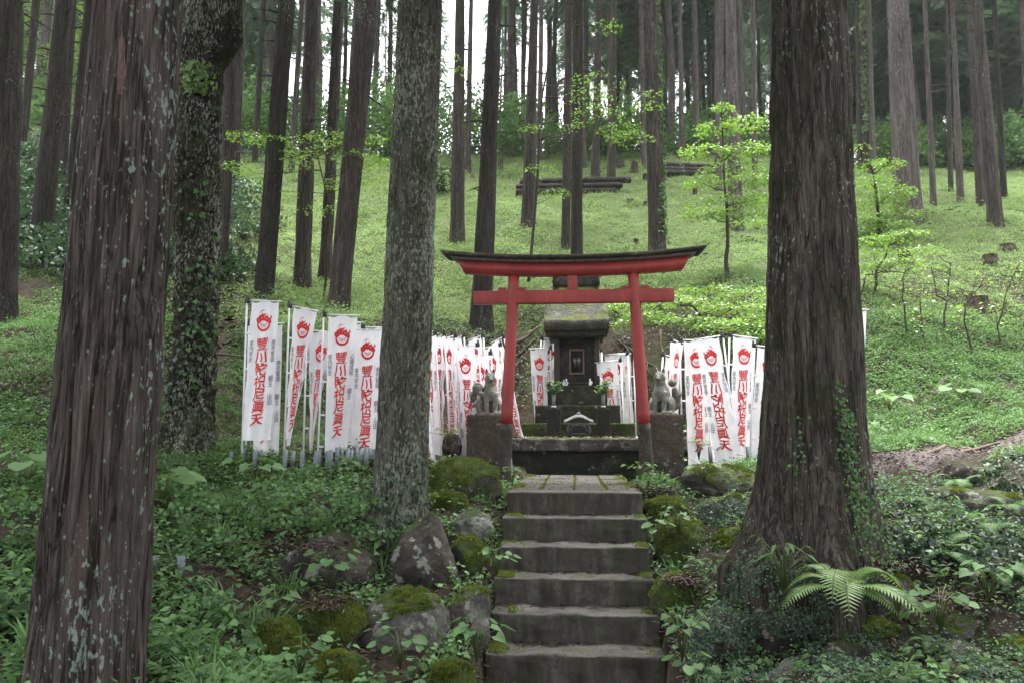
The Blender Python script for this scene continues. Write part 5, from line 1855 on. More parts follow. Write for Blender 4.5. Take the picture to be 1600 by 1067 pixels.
# ------------------------------------------------------------------ ground vegetation
def keep_out(x, y, margin=0.0):
    lx, ly = loc_xy(x, y)
    k = (np.abs(lx) < .66 + margin) & (ly > -3.2) & (ly < 3.3)
    k |= (np.abs(lx) < 1.72 + margin) & (ly > 3.1) & (ly < 6.2)
    k |= (lx > -1.36) & (lx < -.8) & (ly > 2.1) & (ly < 2.75)
    k |= (lx > .8) & (lx < 1.36) & (ly > 2.1) & (ly < 2.75)
    return k


PT = (PA + PB) / 2


def on_path(x, y):
    yc = np.interp(x, PT[:, 0], PT[:, 1]); hw = np.interp(x, PT[:, 0], np.abs(PB[:, 1] - PA[:, 1]) / 2) * .85
    return (x > PT[0, 0]) & (np.abs(y - yc) < hw)


RK = np.array([((P((a + b) / 2, c, d).x), d, W(b - a, d) / 2) for a, b, c, e, d, *_ in ROCKS])


def near_rock(x, y):
    k = np.zeros(len(x), bool)
    for rx, ry, rw in RK: k |= (np.abs(x - rx) < rw * .9) & (y > ry - .32) & (y < ry + rw * 1.2)
    return k


def dark_bank(x, y):
    lx, ly = loc_xy(x, y)
    return ((lx > -2.6) & (lx < 2.4) & (ly > 5.9) & (ly < 8.0)) | ((lx > 1.3) & (lx < 3.4) & (ly > 2.0) & (ly < 4.2)) | ((lx > -2.6) & (lx < -1.3) & (ly > 2.4) & (ly < 6))


def scatter(n, x0, x1, y0, y1, fall=0.0, side=.80):
    """points on the ground, thinner with distance"""
    y = RNG.uniform(y0, y1, n) if fall == 0 else y0 + (y1 - y0) * RNG.random(n) ** (1 + fall)
    x = RNG.uniform(-1, 1, n) * (side * y + .6)
    m = (x > x0) & (x < x1)
    x, y = x[m], y[m]
    m = ~keep_out(x, y) & ~on_path(x, y)
    m &= ~(near_rock(x, y) & (RNG.random(len(x)) < .5)) & ~(dark_bank(x, y) & (RNG.random(len(x)) < .8))
    return x[m], y[m]


def clumps(lv, x, y, per, rad, hgt, size, shape, tint0=0.5, tvar=.25, flat=.5, grow=0.0):
    """domed leaf clumps on the ground at (x, y)"""
    n = len(x)
    k = np.repeat(np.arange(n), per)
    d = y[k]
    sc = (1 + grow * d)
    a = RNG.random(len(k)) * 2 * PI
    rr = np.sqrt(RNG.random(len(k)))
    R = (rad * RNG.uniform(.6, 1.4, n))[k] * sc
    Hh = (hgt * RNG.uniform(.4, 1.5, n))[k] * sc ** .5
    px, py = x[k] + np.cos(a) * rr * R, y[k] + np.sin(a) * rr * R
    m = ~keep_out(px, py, -.01)
    k, px, py, rr, Hh, a, sc = k[m], px[m], py[m], rr[m], Hh[m], a[m], sc[m]
    z = height(px, py) + Hh * (1 - rr ** 2) * RNG.uniform(.35, 1, len(k)) + .01
    ct = (tint0 + .38 * fbm(x * .55, y * .55, 0, 97, 3) + RNG.normal(0, tvar, n))[k]
    t = np.clip(ct + RNG.normal(0, .12, len(k)), 0, 1)
    if shape == 'blade':
        dr = np.stack([np.cos(a) * .6 + RNG.normal(0, .3, len(k)), np.sin(a) * .6 + RNG.normal(0, .3, len(k)), RNG.uniform(.5, 1.4, len(k))], -1)
        nr = np.stack([-np.cos(a), -np.sin(a), np.full(len(k), .6)], -1)
        z = height(px, py)
    else:
        dr = np.stack([np.cos(a), np.sin(a), RNG.uniform(-.5, .4, len(k))], -1) + RNG.normal(0, .45, (len(k), 3)) * np.array([1, 1, .4])
        nr = rnd_up(len(k), flat)
    lv.add(np.stack([px, py, z], -1), RNG.uniform(.6, 1.25, len(k)) * size * sc, dr, nr, shape, t)


# light green low plants over the clearing
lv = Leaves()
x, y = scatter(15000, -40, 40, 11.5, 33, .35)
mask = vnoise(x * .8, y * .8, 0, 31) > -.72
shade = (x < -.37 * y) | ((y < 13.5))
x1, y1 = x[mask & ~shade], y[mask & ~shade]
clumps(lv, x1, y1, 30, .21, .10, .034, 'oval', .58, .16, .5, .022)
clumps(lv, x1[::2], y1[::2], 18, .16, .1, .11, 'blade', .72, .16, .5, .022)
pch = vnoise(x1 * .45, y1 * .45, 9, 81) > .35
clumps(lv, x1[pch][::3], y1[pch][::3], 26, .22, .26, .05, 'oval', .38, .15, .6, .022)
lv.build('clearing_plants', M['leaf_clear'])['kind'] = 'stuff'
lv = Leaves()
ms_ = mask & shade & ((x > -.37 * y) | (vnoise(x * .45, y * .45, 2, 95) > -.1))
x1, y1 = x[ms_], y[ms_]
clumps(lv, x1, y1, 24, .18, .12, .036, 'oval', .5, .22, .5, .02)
x2, y2 = scatter(9000, -12, -2.1, 6.8, 14)
m = vnoise(x2 * .6, y2 * .6, 0, 33) > -.35
clumps(lv, x2[m], y2[m], 22, .14, .11, .034, 'oval', .55, .22, .5)
clumps(lv, x2[m][::2], y2[m][::2], 10, .1, .1, .12, 'blade', .7, .2)
x2, y2 = scatter(9000, 2.2, 14, 8.4, 14)
m = vnoise(x2 * .6, y2 * .6, 5, 33) > -.45
clumps(lv, x2[m], y2[m], 24, .15, .12, .038, 'oval', .72, .2, .5)
clumps(lv, x2[m][::2], y2[m][::2], 10, .1, .1, .13, 'blade', .8, .2)
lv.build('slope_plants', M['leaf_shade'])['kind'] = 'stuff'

# heart-leaved ground cover on the near left
lv = Leaves()
x, y = scatter(5200, -8, -.35, 3.0, 9.2)
m = vnoise(x * 1.1, y * 1.1, 0, 41) > -.42
clumps(lv, x[m], y[m], 15, .13, .15, .038, 'heart', .5, .32, .38)
x, y = scatter(1500, -8, -.4, 3.0, 7.5)
clumps(lv, x, y, 6, .10, .22, .048, 'heart', .6, .25, .35)
x, y = scatter(320, -8, -.4, 3.0, 8)
m = vnoise(x * .9, y * .9, 7, 43) > 0
clumps(lv, x[m], y[m], 26, .09, .12, .20, 'blade', .55, .2)
x, y = scatter(2200, 1.2, 8, 3.2, 8.6)
m = vnoise(x * 1.1, y * 1.1, 3, 41) > -.35
clumps(lv, x[m], y[m], 12, .12, .13, .036, 'heart', .5, .25, .4)
x, y = scatter(600, 1.2, 8, 3.2, 8.6)
clumps(lv, x, y, 16, .07, .12, .085, 'lance', .5, .25, .5)
n = 260
lx = RNG.choice([-1, 1], n) * RNG.uniform(.70, .98, n); ly = RNG.uniform(-2.4, 3.0, n)
pp = np.array([L(a, b_) for a, b_ in zip(lx, ly)])
clumps(lv, pp[:, 0], pp[:, 1], 9, .07, .12, .036, 'heart', .5, .25, .5)
clumps(lv, pp[::2, 0], pp[::2, 1], 8, .06, .12, .14, 'blade', .6, .2, .5)
lv.build('leafy_ground_cover', M['leaf_shade'])['kind'] = 'stuff'
# small-leaved bluish creeper
lv = Leaves()
x, y = scatter(6500, 1.05, 8, 3.2, 8.2)
m = vnoise(x * .9, y * .9, 1, 45) > -.5
clumps(lv, x[m], y[m], 30, .13, .13, .020, 'oval', .5, .25, .7)
x, y = scatter(2600, -8, -.5, 3.0, 9)
m = vnoise(x * .9, y * .9, 2, 47) > .0
clumps(lv, x[m], y[m], 22, .12, .12, .022, 'oval', .5, .25, .7)
lv.build('small_leaved_creeper', M['leaf_blue'])['kind'] = 'stuff'


def mound_cover(spec, mat, name, size, shape, per_m2=2600):
    """foliage hanging over mounds: (px, py, d, radius px x, radius px y)"""
    lv = Leaves()
    for px, py, d, rx, ry in spec:
        c = P(px, py, d); a, b = W(rx, d), W(ry, d)
        n = int(per_m2 * a * b * 3)
        v = norm(RNG.normal(0, 1, (n, 3))); v[:, 1] = -np.abs(v[:, 1])
        lump = 1 + .22 * fbm(v[:, 0] * 2.5 + px, v[:, 1] * 2.5, v[:, 2] * 2.5, 3, 3)
        p = np.array(c) + v * np.array([a, max(a, b) * .7, b]) * (lump * RNG.uniform(.86, 1.05, n))[:, None]
        k = vnoise(p[:, 0] * 6, p[:, 1] * 6, p[:, 2] * 6, 6) > -.35
        p, v = p[k], v[k]
        lv.add(p, RNG.uniform(.6, 1.3, len(p)) * size, v * .4 + RNG.normal(0, .6, p.shape) + np.array([0, 0, -.3]), v + RNG.normal(0, .5, p.shape) + np.array([0, 0, .5]), shape)
    o = lv.build(name, M[mat]); o['kind'] = 'stuff'
    return o


mound_cover([(1190, 905, 5.45, 58, 40), (1250, 940, 5.2, 70, 46), (1130, 985, 5.25, 52, 45), (1110, 1010, 5.1, 40, 40), (1330, 915, 5.2, 44, 22), (1320, 1025, 4.75, 66, 40), (1128, 796, 7.0, 36, 22)], 'leaf_blue', 'cascading_creeper', .019, 'oval', 15000)
mound_cover([(1395, 850, 5.6, 60, 48), (1440, 880, 5.5, 50, 40), (1560, 880, 5.3, 60, 45), (1590, 740, 7.2, 60, 30), (1500, 850, 5.8, 70, 34)], 'leaf_dark', 'dark_ivy_cover', .038, 'heart', 2600)
mound_cover([(590, 838, 6.75, 46, 26), (650, 822, 6.9, 24, 14), (545, 838, 6.6, 50, 22), (470, 790, 7.1, 120, 30), (540, 800, 6.8, 70, 28), (330, 810, 6.4, 70, 36), (280, 770, 6.9, 60, 30), (500, 745, 8.1, 60, 20), (420, 770, 7.3, 60, 22), (300, 950, 4.9, 70, 26), (350, 1000, 4.5, 60, 24), (270, 1010, 4.2, 50, 30), (20, 960, 4.2, 60, 60), (20, 820, 5.3, 60, 40)], 'leaf_shade', 'leafy_mounds', .040, 'heart', 1700)

# fallen needles
lv = Leaves()
x, y = scatter(14000, -9, 9, 3, 10)
m = vnoise(x * .8, y * .8, 3, 51) > .1
x, y = x[m], y[m]
lv.add(np.stack([x, y, height(x, y) + .012], -1), RNG.uniform(.04, .12, len(x)), rnd_dir(len(x), -.1, .25), rnd_up(len(x), .3), 'lance')
n = 3500
t = RNG.random(n); s = RNG.random(n)
x = np.interp(t, np.linspace(0, 1, len(PA)), PA[:, 0]); y = np.interp(t, np.linspace(0, 1, len(PA)), PA[:, 1]) * (1 - s) + np.interp(t, np.linspace(0, 1, len(PB)), PB[:, 1]) * s
lv.add(np.stack([x, y, height(x, y) + .03], -1), RNG.uniform(.02, .06, n), rnd_dir(n, -.1, .2), rnd_up(n, .3), 'lance')
for px, py, d, r in [(1070, 905, 5.9, .16), (510, 938, 5.45, .18), (1100, 745, 8.2, .2), (500, 850, 6.2, .4), (1470, 930, 5.0, .3), (1390, 880, 5.3, .2), (1020, 765, 7.9, .25)]:
    n = 260
    c = P(px, py, d)
    lv.add(np.array(c) + RNG.normal(0, 1, (n, 3)) * np.array([r * .5, r * .5, .02]), RNG.uniform(.03, .07, n), rnd_dir(n, -.2, .3), rnd_up(n, .3), 'lance')
n = 2200
lx, ly = RNG.uniform(-1.6, 1.6, n), RNG.uniform(3.25, 4.0, n)
pp = np.array([L(a, b_, PZ + .01) for a, b_ in zip(lx, ly)])
lv.add(pp, RNG.uniform(.02, .06, n), rnd_dir(n, -.1, .4), rnd_up(n, .4), 'oval')
x, y = scatter(16000, -16, -3.2, 10, 22)
m = (vnoise(x * .5, y * .5, 3, 91) > .0) & (x < -.30 * y)
x, y = x[m], y[m]
lv.add(np.stack([x, y, height(x, y) + .05], -1), RNG.uniform(.08, .24, len(x)), rnd_dir(len(x), -.1, .3), rnd_up(len(x), .3), 'lance')
x, y = scatter(5000, -8, 14, 15, 30)
m = vnoise(x * .6, y * .6, 3, 93) > .42
x, y = x[m], y[m]
lv.add(np.stack([x, y, height(x, y) + .08], -1), RNG.uniform(.08, .22, len(x)), rnd_dir(len(x), -.1, .3), rnd_up(len(x), .3), 'lance')
n = 6000
lx = RNG.choice([-1, 1], n) * RNG.uniform(.60, .95, n); ly = RNG.uniform(-2.4, 3.0, n)
pp = np.array([L(a, b_) for a, b_ in zip(lx, ly)])
lv.add(np.stack([pp[:, 0], pp[:, 1], height(pp[:, 0], pp[:, 1]) + .01], -1), RNG.uniform(.02, .06, n), rnd_dir(n, -.2, .3), rnd_up(n, .6), 'lance')
n = 1500
lx = RNG.uniform(-.62, .62, n); k_ = RNG.integers(0, 7, n); ly = -.33 * k_ + np.where(k_ == 0, RNG.uniform(.05, 3, n), .33 - np.abs(RNG.normal(0, .07, n)))
pp = np.array([L(a, b_, -.201 * c + .006) for a, b_, c in zip(lx, ly, k_)])
lv.add(pp, RNG.uniform(.015, .05, n), rnd_dir(n, -.1, .2), rnd_up(n, .3), 'lance')
lv.build('fallen_needles', M['litter'])['kind'] = 'stuff'
lv = Leaves()
n = 500
lx, ly = RNG.uniform(-1.6, 1.6, n), RNG.uniform(3.1, 3.9, n)
pp = np.array([L(a, b_, PZ + .01) for a, b_ in zip(lx, ly)])
lv.add(pp, RNG.uniform(.015, .035, n), rnd_dir(n, -.1, .4), rnd_up(n, .4), 'oval')
lv.build('weeds', M['leaf_bright'])['kind'] = 'stuff'

# thicket at the wood edge
lv = Leaves()
spec = []
for k_ in range(130):
    px = RNG.uniform(-120, 1720)
    py = 215 + RNG.uniform(-10, 20) - (30 if 400 < px < 800 else 0)
    d = RNG.uniform(28.5, 33)
    spec.append((px, d))
for px, d in spec:
    xx = (px - 800) / F * d * 1.02
    if 820 < px < 1330 and RNG.random() < .35: continue
    hgt = RNG.uniform(1.0, 2.2) * (1.7 if 380 < px < 830 else 1.1)
    wd = RNG.uniform(.8, 1.6)
    n = 950
    v = norm(RNG.normal(0, 1, (n, 3))); v[:, 2] = np.abs(v[:, 2])
    p = np.array([xx, d, hz(xx, d)]) + v * np.array([wd, wd, hgt]) * RNG.uniform(.55, 1.05, n)[:, None]
    lv.add(p, RNG.uniform(.10, .22, n), v + RNG.normal(0, .6, v.shape), rnd_up(n, .7), 'oval', np.clip(RNG.normal(.5, .22) + RNG.normal(0, .15, n), 0, 1))
lv.build('undergrowth_thicket', M['leaf_shade'])['kind'] = 'stuff'
# dark undergrowth under the trees on the left slope
lv = Leaves()
for k_ in range(150):
    px, py = RNG.uniform(-80, 400), RNG.uniform(235, 440)
    g = ground_hit(px, py)
    if not g: continue
    n = 330
    v = norm(RNG.normal(0, 1, (n, 3))); v[:, 2] = np.abs(v[:, 2])
    wd, hgt = RNG.uniform(.4, .9), RNG.uniform(.3, 1.1)
    p = np.array([g[0], g[1], hz(*g)]) + v * np.array([wd, wd, hgt]) * RNG.uniform(.5, 1.05, n)[:, None]
    lv.add(p, RNG.uniform(.06, .14, n), v + RNG.normal(0, .6, v.shape), rnd_up(n, .7), 'oval', np.clip(RNG.normal(.5, .2) + RNG.normal(0, .15, n), 0, 1))
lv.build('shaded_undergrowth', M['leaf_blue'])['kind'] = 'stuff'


# bare roots hanging out of the bank behind the shrine
lv = Leaves()
rb = np.random.default_rng(77)
mb = MB()
for i in range(46):
    lx = rb.uniform(-2.6, 2.2); ly = rb.uniform(6.3, 7.9)
    n = 9; t = np.linspace(0, 1, n); a = rb.uniform(-.9, .9); ln = rb.uniform(.4, 1.3)
    q_ = np.array([L(lx + math.sin(a) * ln * k, ly - math.cos(a) * ln * k) for k in t])
    z = height(q_[:, 0], q_[:, 1]) + .02 + .05 * np.abs(vnoise(t * 4, i, 0, 71))
    q_[:, 0] += .08 * vnoise(t * 4, i, 1, 71)
    mb.tube(np.stack([q_[:, 0], q_[:, 1], z], -1), rb.uniform(.008, .028) * (1.1 - .7 * t), 6)
o = mb.build('bank_roots', M['twig'], smooth=True); o['kind'] = 'stuff'
n = 11000
lx, ly = RNG.uniform(-2.8, 2.6, n), RNG.uniform(5.9, 8.2, n)
pp = np.array([L(a, b_) for a, b_ in zip(lx, ly)])
kk = vnoise(pp[:, 0] * 2.2, pp[:, 1] * 2.2, 4, 61) > -.05
pp = pp[kk]; n = len(pp)
lv.add(np.stack([pp[:, 0], pp[:, 1], height(pp[:, 0], pp[:, 1]) + RNG.uniform(.01, .16, n)], -1), RNG.uniform(.04, .10, n), rnd_dir(n, -.7, .4), rnd_up(n, .7), 'lance')
n = 900
lx, ly = RNG.uniform(1.3, 3.4, n), RNG.uniform(2.2, 4.4, n)
pp = np.array([L(a, b_) for a, b_ in zip(lx, ly)])
lv.add(np.stack([pp[:, 0], pp[:, 1], height(pp[:, 0], pp[:, 1]) + RNG.uniform(.01, .12, n)], -1), RNG.uniform(.04, .09, n), rnd_dir(n, -.7, .4), rnd_up(n, .7), 'lance')
lv.build('bank_leaves', M['leaf_dark'])['kind'] = 'stuff'

# ------------------------------------------------------------------ single plants
def fern(px, py, d, size, n, lab, seed, tone=.6, spread=1.0, az=None, mat='leaf_fern'):
    rg = np.random.default_rng(seed)
    c = P(px, py, d)
    i_main = 'large bright' in lab
    if not i_main: size *= .8; mat = 'leaf_shade'; tone += .25
    o = thing('fern', lab, 'fern', c, 0, 'ferns among the rocks')
    for i in range(n):
        a = (az if az is not None else 0) + (i / n * 2 * PI + rg.normal(0, .25)) * (1 if az is None else .5)
        Lf = size * rg.uniform(.75, 1.15)
        t = np.linspace(0, 1, 26)
        rise = rg.uniform(.35, .85) * spread
        rx = Lf * t * .92; rz_ = Lf * (rise * t * 2.0 - (rise * 1.5 + .35) * t ** 2)
        P0 = np.stack([np.cos(a) * rx, np.sin(a) * rx, rz_], -1)
        tg = norm(np.gradient(P0, axis=0))
        side = np.array([-math.sin(a), math.cos(a), 0])
        lv = Leaves()
        for s in (-1, 1):
            k = np.arange(3, 26)
            wl = Lf * .27 * np.sin(PI * np.clip(t[k] * .93 + .05, 0, 1)) ** .75 * (1 - .25 * t[k])
            dr = side * s + tg[k] * .45 + np.array([0, 0, -.12])
            nr = np.cross(tg[k], side) * -1
            nr = np.where(nr[:, 2:3] < 0, -nr, nr) + rg.normal(0, .1, (len(k), 3))
            lv.add(P0[k], wl, dr, nr, 'pinna', np.clip((tone if i_main else tone - .35) + rg.normal(0, .1) + rg.normal(0, .06, len(k)), 0, 1))
        fr = lv.build('frond', M[mat], o)
        mb = MB(); mb.tube(P0[::3], .004 * size / .4, 5); link('stalk', mb.mesh('stalk'), M['leaf_stalk'], fr)
    return o


M['leaf_stalk'] = m_plain('leaf_stalk', (0.07, 0.09, 0.025), 0.6, .3)


def _pinna(n=9):
    V, Fc = [(0, 0, 0)], []
    for i in range(n):
        t = (i + 1) / n
        w = .13 * (1 - t) ** .8 + .012
        V += [(-w, t - .06, .02), (-w * .45, t, 0), (w * .45, t, 0), (w, t - .06, .02)]
    for i in range(n):
        b = 1 + i * 4
        if i == 0: Fc += [(0, b + 1, b), (0, b + 2, b + 1), (0, b + 3, b + 2)]
        else:
            q = b - 4
            Fc += [(q + 1, b + 1, b), (q + 1, q + 2, b + 2), (q + 1, b + 2, b + 1), (q + 2, b + 3, b + 2)]
    return np.array(V), [np.array(Fc)]


LEAF['pinna'] = _pinna()
for i, a in enumerate([
    (1318, 930, 4.85, .46, 10, 'large bright fern in front of the massive cedar roots', .85), (1470, 870, 5.5, .46, 8, 'large spreading fern right of the cedar roots', .6),
    (1545, 840, 5.8, .42, 7, 'broad fern near the stone slab at the right', .7), (1445, 960, 4.85, .24, 6, 'small pale fern above the rounded grey stone at the lower right', .75),
    (1500, 762, 7.3, .38, 7, 'fern on the near side of the dirt path', .65), (1420, 790, 6.4, .30, 5, 'fern hanging over the bank right of the cedar root', .6),
    (1580, 800, 6.4, .36, 6, 'fern at the right edge behind the stone slab', .55), (1455, 1010, 4.6, .20, 5, 'small dull fern at the lower right below the pale one', .4),
    (255, 985, 4.5, .22, 5, 'small fern beside the nearest cedar at the bottom left', .7), (1090, 880, 6.1, .18, 5, 'tiny fern between the mossy rocks right of the stairs', .55),
    (1130, 700, 9.6, .26, 6, 'fern at the corner of the stone platform', .6), (545, 725, 8.4, .30, 6, 'fern in the leaves under the right end of the left banners', .5),
    (1370, 672, 8.6, .36, 5, 'fern beside the massive cedar at the edge of the right slope', .6), (1560, 905, 5.1, .3, 6, 'drooping fern at the right edge among dark ivy', .45)]):
    fern(*a[:6], 700 + i, a[6])

# broad-leaved plants
LEAF['broad'] = (np.array([(0, 0, 0), (-.34, -.14, .03), (-.52, .22, .06), (-.42, .58, .03), (-.16, .88, 0), (0, .95, -.04), (.16, .88, 0), (.42, .58, .03), (.52, .22, .06), (.34, -.14, .03), (0, .45, -.05)]),
                 [np.array([(10, i + 1, i) for i in range(0, 9)] + [(10, 0, 9)])])


def leafy_plant(px, py, d, n, size, hgt, rad, lab, seed, shape='broad', mat='leaf_shade', tone=.6):
    rg = np.random.default_rng(seed)
    c = P(px, py, d)
    o = thing('leafy_plant', lab, 'plant', c, 0, 'broad-leaved plants in the undergrowth')
    mb = MB(); lv = Leaves()
    for i in range(int(n * 1.5)):
        a = i * 2.4 + rg.normal(0, .3); r = rad * rg.uniform(.35, 1.1)
        tip = np.array([math.cos(a) * r, math.sin(a) * r, hgt * rg.uniform(.55, 1.05)])
        mb.tube([(0, 0, -.05), tuple(tip * np.array([.35, .35, .7])), tuple(tip)], [.004, .003, .002], 5)
        lv.add(tip[None], size * .72 * rg.uniform(.7, 1.2), np.array([[math.cos(a), math.sin(a), -.35]]), np.array([[.2 * math.cos(a), .2 * math.sin(a) - .25, 1]]) + rg.normal(0, .15, (1, 3)), shape, np.array([np.clip(tone + rg.normal(0, .15), 0, 1)]))
    link('stems', mb.mesh('stems'), M['leaf_stalk'], o)
    lv.build('leaves', M[mat], o)
    return o


for i, a in enumerate([
    (45, 745, 6.6, 8, .26, .22, .34, 'large round-leaved plant left of the nearest cedar'), (120, 768, 6.4, 6, .24, .20, .28, 'second round-leaved plant partly behind the nearest cedar'),
    (255, 770, 6.4, 7, .22, .22, .30, 'round-leaved plant just right of the nearest cedar'), (400, 752, 7.9, 6, .18, .22, .24, 'round-leaved plant by the flat mossy stone on the left'),
    (515, 905, 5.9, 9, .12, .20, .20, 'leafy plant growing between the dark mound and the triangular rock'), (1066, 1020, 4.75, 9, .10, .26, .15, 'tall large-leaved plant right of the lowest stair'),
    (1082, 1060, 4.5, 7, .10, .15, .13, 'pale large-leaved plant at the bottom edge right of the stairs'), (745, 1020, 4.85, 9, .12, .20, .16, 'leafy plant beside the left end of the lowest stair'),
    (775, 890, 6.3, 8, .09, .16, .14, 'small leafy plant at the left end of the third stair'), (1225, 925, 5.0, 14, .12, .34, .16, 'upright narrow-leaved plant in front of the dark boulder'),
    (625, 1030, 4.75, 7, .10, .16, .14, 'small heart-leaved plant in front of the rounded grey boulder'), (430, 950, 5.0, 6, .09, .14, .12, 'small plant behind the dome-shaped mossy rock'),
    (470, 1045, 4.4, 6, .10, .16, .14, 'small heart-leaved plant between the two mossy rocks at the bottom left'), (1000, 742, 8.2, 8, .08, .14, .16, 'low weed at the foot of the right pillar'),
    (800, 752, 8.6, 8, .07, .16, .12, 'low weed at the foot of the left pillar'), (1100, 745, 7.6, 9, .10, .18, .18, 'leafy weed on the grey block right of the gate'),
    (1092, 712, 9.2, 10, .07, .22, .13, 'bushy weed at the right corner of the platform'), (1400, 960, 4.8, 8, .08, .16, .16, 'small plant below the large bright fern'),
    (1470, 970, 4.55, 9, .09, .18, .18, 'heart-leaved plant at the lower right beside the pale fern'), (1060, 830, 6.5, 9, .07, .20, .16, 'grassy weed on the bright moss-topped boulder'),
    (700, 690, 9.0, 9, .07, .18, .18, 'weed growing behind the big mossy boulder'), (1545, 925, 4.9, 9, .10, .18, .2, 'leafy plant at the right edge above the flat stone'),
    (1505, 625, 10.6, 7, .22, .26, .3, 'pale large-leaved plant on the right slope'), (1390, 635, 9.8, 6, .22, .2, .26, 'round-leaved plant at the slope foot right of the massive cedar'),
    (1025, 855, 6.4, 6, .12, .26, .10, 'tall weed with a yellowing leaf at the right end of the third stair')]):
    leafy_plant(*a, 800 + i, 'lance' if 'narrow' in a[7] else ('heart' if i % 2 else 'broad'), 'leaf_shade', .6 if i < 4 else .5)


# ------------------------------------------------------------------ saplings and sprays of bright leaves
def sapling(name, lab, path, layers, mat, shape, size, seed, r0=.03, cat='sapling', dens=1.0):
    rg = np.random.default_rng(seed)
    pts = np.array([tuple(P(*p)) for p in path])
    base = pts[0].copy()
    o = thing(name, lab, cat, base)
    t = np.linspace(0, 1, 24)
    pf = np.stack([np.interp(t * (len(pts) - 1), np.arange(len(pts)), pts[:, j]) for j in range(3)], -1) - base
    pf[1:-1] += .03 * np.stack([vnoise(t * 6, seed, k, 29) for k in range(3)], -1)[1:-1]
    mb = MB(); mb.tube(pf, r0 * (1.05 - .85 * t), 8)
    for px, py, d, rx, ry, n in layers:
        c = np.array(P(px, py, d)) - base
        k = np.argmin(np.linalg.norm((pf - c) * np.array([1, 1, 1.3]) + np.array([0, 0, .25]), axis=1))
        mid = (pf[k] + c) / 2 + rg.normal(0, .05, 3)
        mb.tube([pf[k], mid, c], [r0 * .3, r0 * .22, r0 * .1], 6)
    link('trunk', mb.mesh('trunk', True), M['twig'], o)
    lv = Leaves()
    for px, py, d, rx, ry, n in layers:
        c = np.array(P(px, py, d)) - base
        n = int(n * dens); a = W(rx, d); b = W(ry, d)
        ang = rg.random(n) * 2 * PI; rr = np.sqrt(rg.random(n))
        p = c + np.stack([np.cos(ang) * rr * a, np.sin(ang) * rr * a * .8, -.12 * a * rr ** 2 + rg.normal(0, .35, n) * b], -1)
        k = vnoise(p[:, 0] * 3 / a, p[:, 1] * 3 / a, p[:, 2] * 2 / a, seed) > -.30
        p = p[k]; ang = ang[k]
        dr = np.stack([np.cos(ang), np.sin(ang), rg.uniform(-.5, .05, len(p))], -1) + rg.normal(0, .4, (len(p), 3))
        lv.add(p, rg.uniform(.6, 1.2, len(p)) * size, dr, rnd_up(len(p), .35), shape, np.clip(rg.normal(.55, .12) + rg.normal(0, .18, len(p)), 0, 1))
    lv.build('leaves', M[mat], o)
    return o


dS = ground_hit(1135, 436)[1]
sapling('sapling', 'layered bright green sapling on the slope left of the massive cedar', [(1137, 436, dS), (1135, 380, dS), (1134, 280, dS), (1128, 155, dS)],
        [(1130, 168, dS, 18, 8, 60), (1118, 200, dS, 34, 9, 130), (1160, 190, dS + .3, 40, 10, 160), (1100, 235, dS - .4, 40, 9, 150), (1165, 232, dS - .2, 40, 10, 180), (1140, 262, dS, 52, 10, 220),
         (1095, 285, dS + .2, 30, 8, 110), (1170, 280, dS - .4, 36, 10, 160), (1130, 315, dS, 56, 10, 230), (1165, 338, dS + .2, 44, 10, 190), (1105, 330, dS - .3, 40, 9, 150), (1185, 310, dS, 26, 12, 120)],
        'leaf_bright', 'oval', .075, 901, .05, dens=2.8)
dS = ground_hit(1370, 372)[1]
sapling('shrub', 'bushy light green shrub right of the massive cedar', [(1372, 374, dS), (1370, 330, dS), (1366, 270, dS), (1345, 225, dS)],
        [(1340, 232, dS, 20, 8, 60), (1352, 258, dS, 34, 9, 120), (1388, 255, dS, 26, 8, 90), (1360, 285, dS, 44, 12, 230), (1395, 300, dS - .3, 36, 12, 200), (1365, 318, dS, 52, 14, 300), (1400, 335, dS - .3, 40, 12, 220), (1350, 345, dS - .2, 42, 14, 240), (1385, 355, dS - .4, 44, 14, 240)],
        'leaf_bright', 'oval', .075, 902, .05, 'shrub', dens=2.6)
dM = ground_hit(1390, 470)[1]
sapling('maple_sapling', 'fine-leaved maple spray on thin dark stems right of the massive cedar', [(1362, 478, dM), (1372, 420, dM), (1390, 385, dM), (1410, 350, dM)],
        [(1370, 372, dM, 40, 6, 260), (1410, 365, dM - .2, 44, 6, 260), (1365, 392, dM, 36, 6, 220), (1400, 408, dM - .3, 50, 6, 260), (1355, 420, dM, 26, 6, 140), (1440, 388, dM + .3, 36, 6, 160), (1375, 440, dM, 30, 7, 120)],
        'leaf_bright', 'star', .052, 903, .03, dens=1.8)
dB = 14.0
sapling('maple_sapling', 'low spreading maple with pale green layers on the bank right of the shrine', [(1130, 540, 14.2), (1110, 505, 13.9), (1080, 480, 13.6), (1040, 470, 13.4)],
        [(980, 475, 13.8, 44, 7, 260), (1030, 462, 13.6, 50, 7, 300), (1090, 470, 13.5, 56, 8, 320), (1150, 478, 13.4, 60, 8, 320), (1010, 492, 13.3, 48, 8, 260), (1075, 498, 13.1, 56, 8, 320), (1140, 505, 13.0, 60, 8, 320), (1190, 495, 13.2, 40, 8, 220), (1110, 450, 14.2, 60, 7, 260), (1180, 455, 14.0, 50, 8, 240), (975, 505, 13.5, 26, 7, 110), (1190, 520, 12.6, 40, 8, 160)],
        'leaf_bright', 'star', .058, 904, .04, dens=1.9)
dT = ground_hit(838, 400)[1] - 2.5
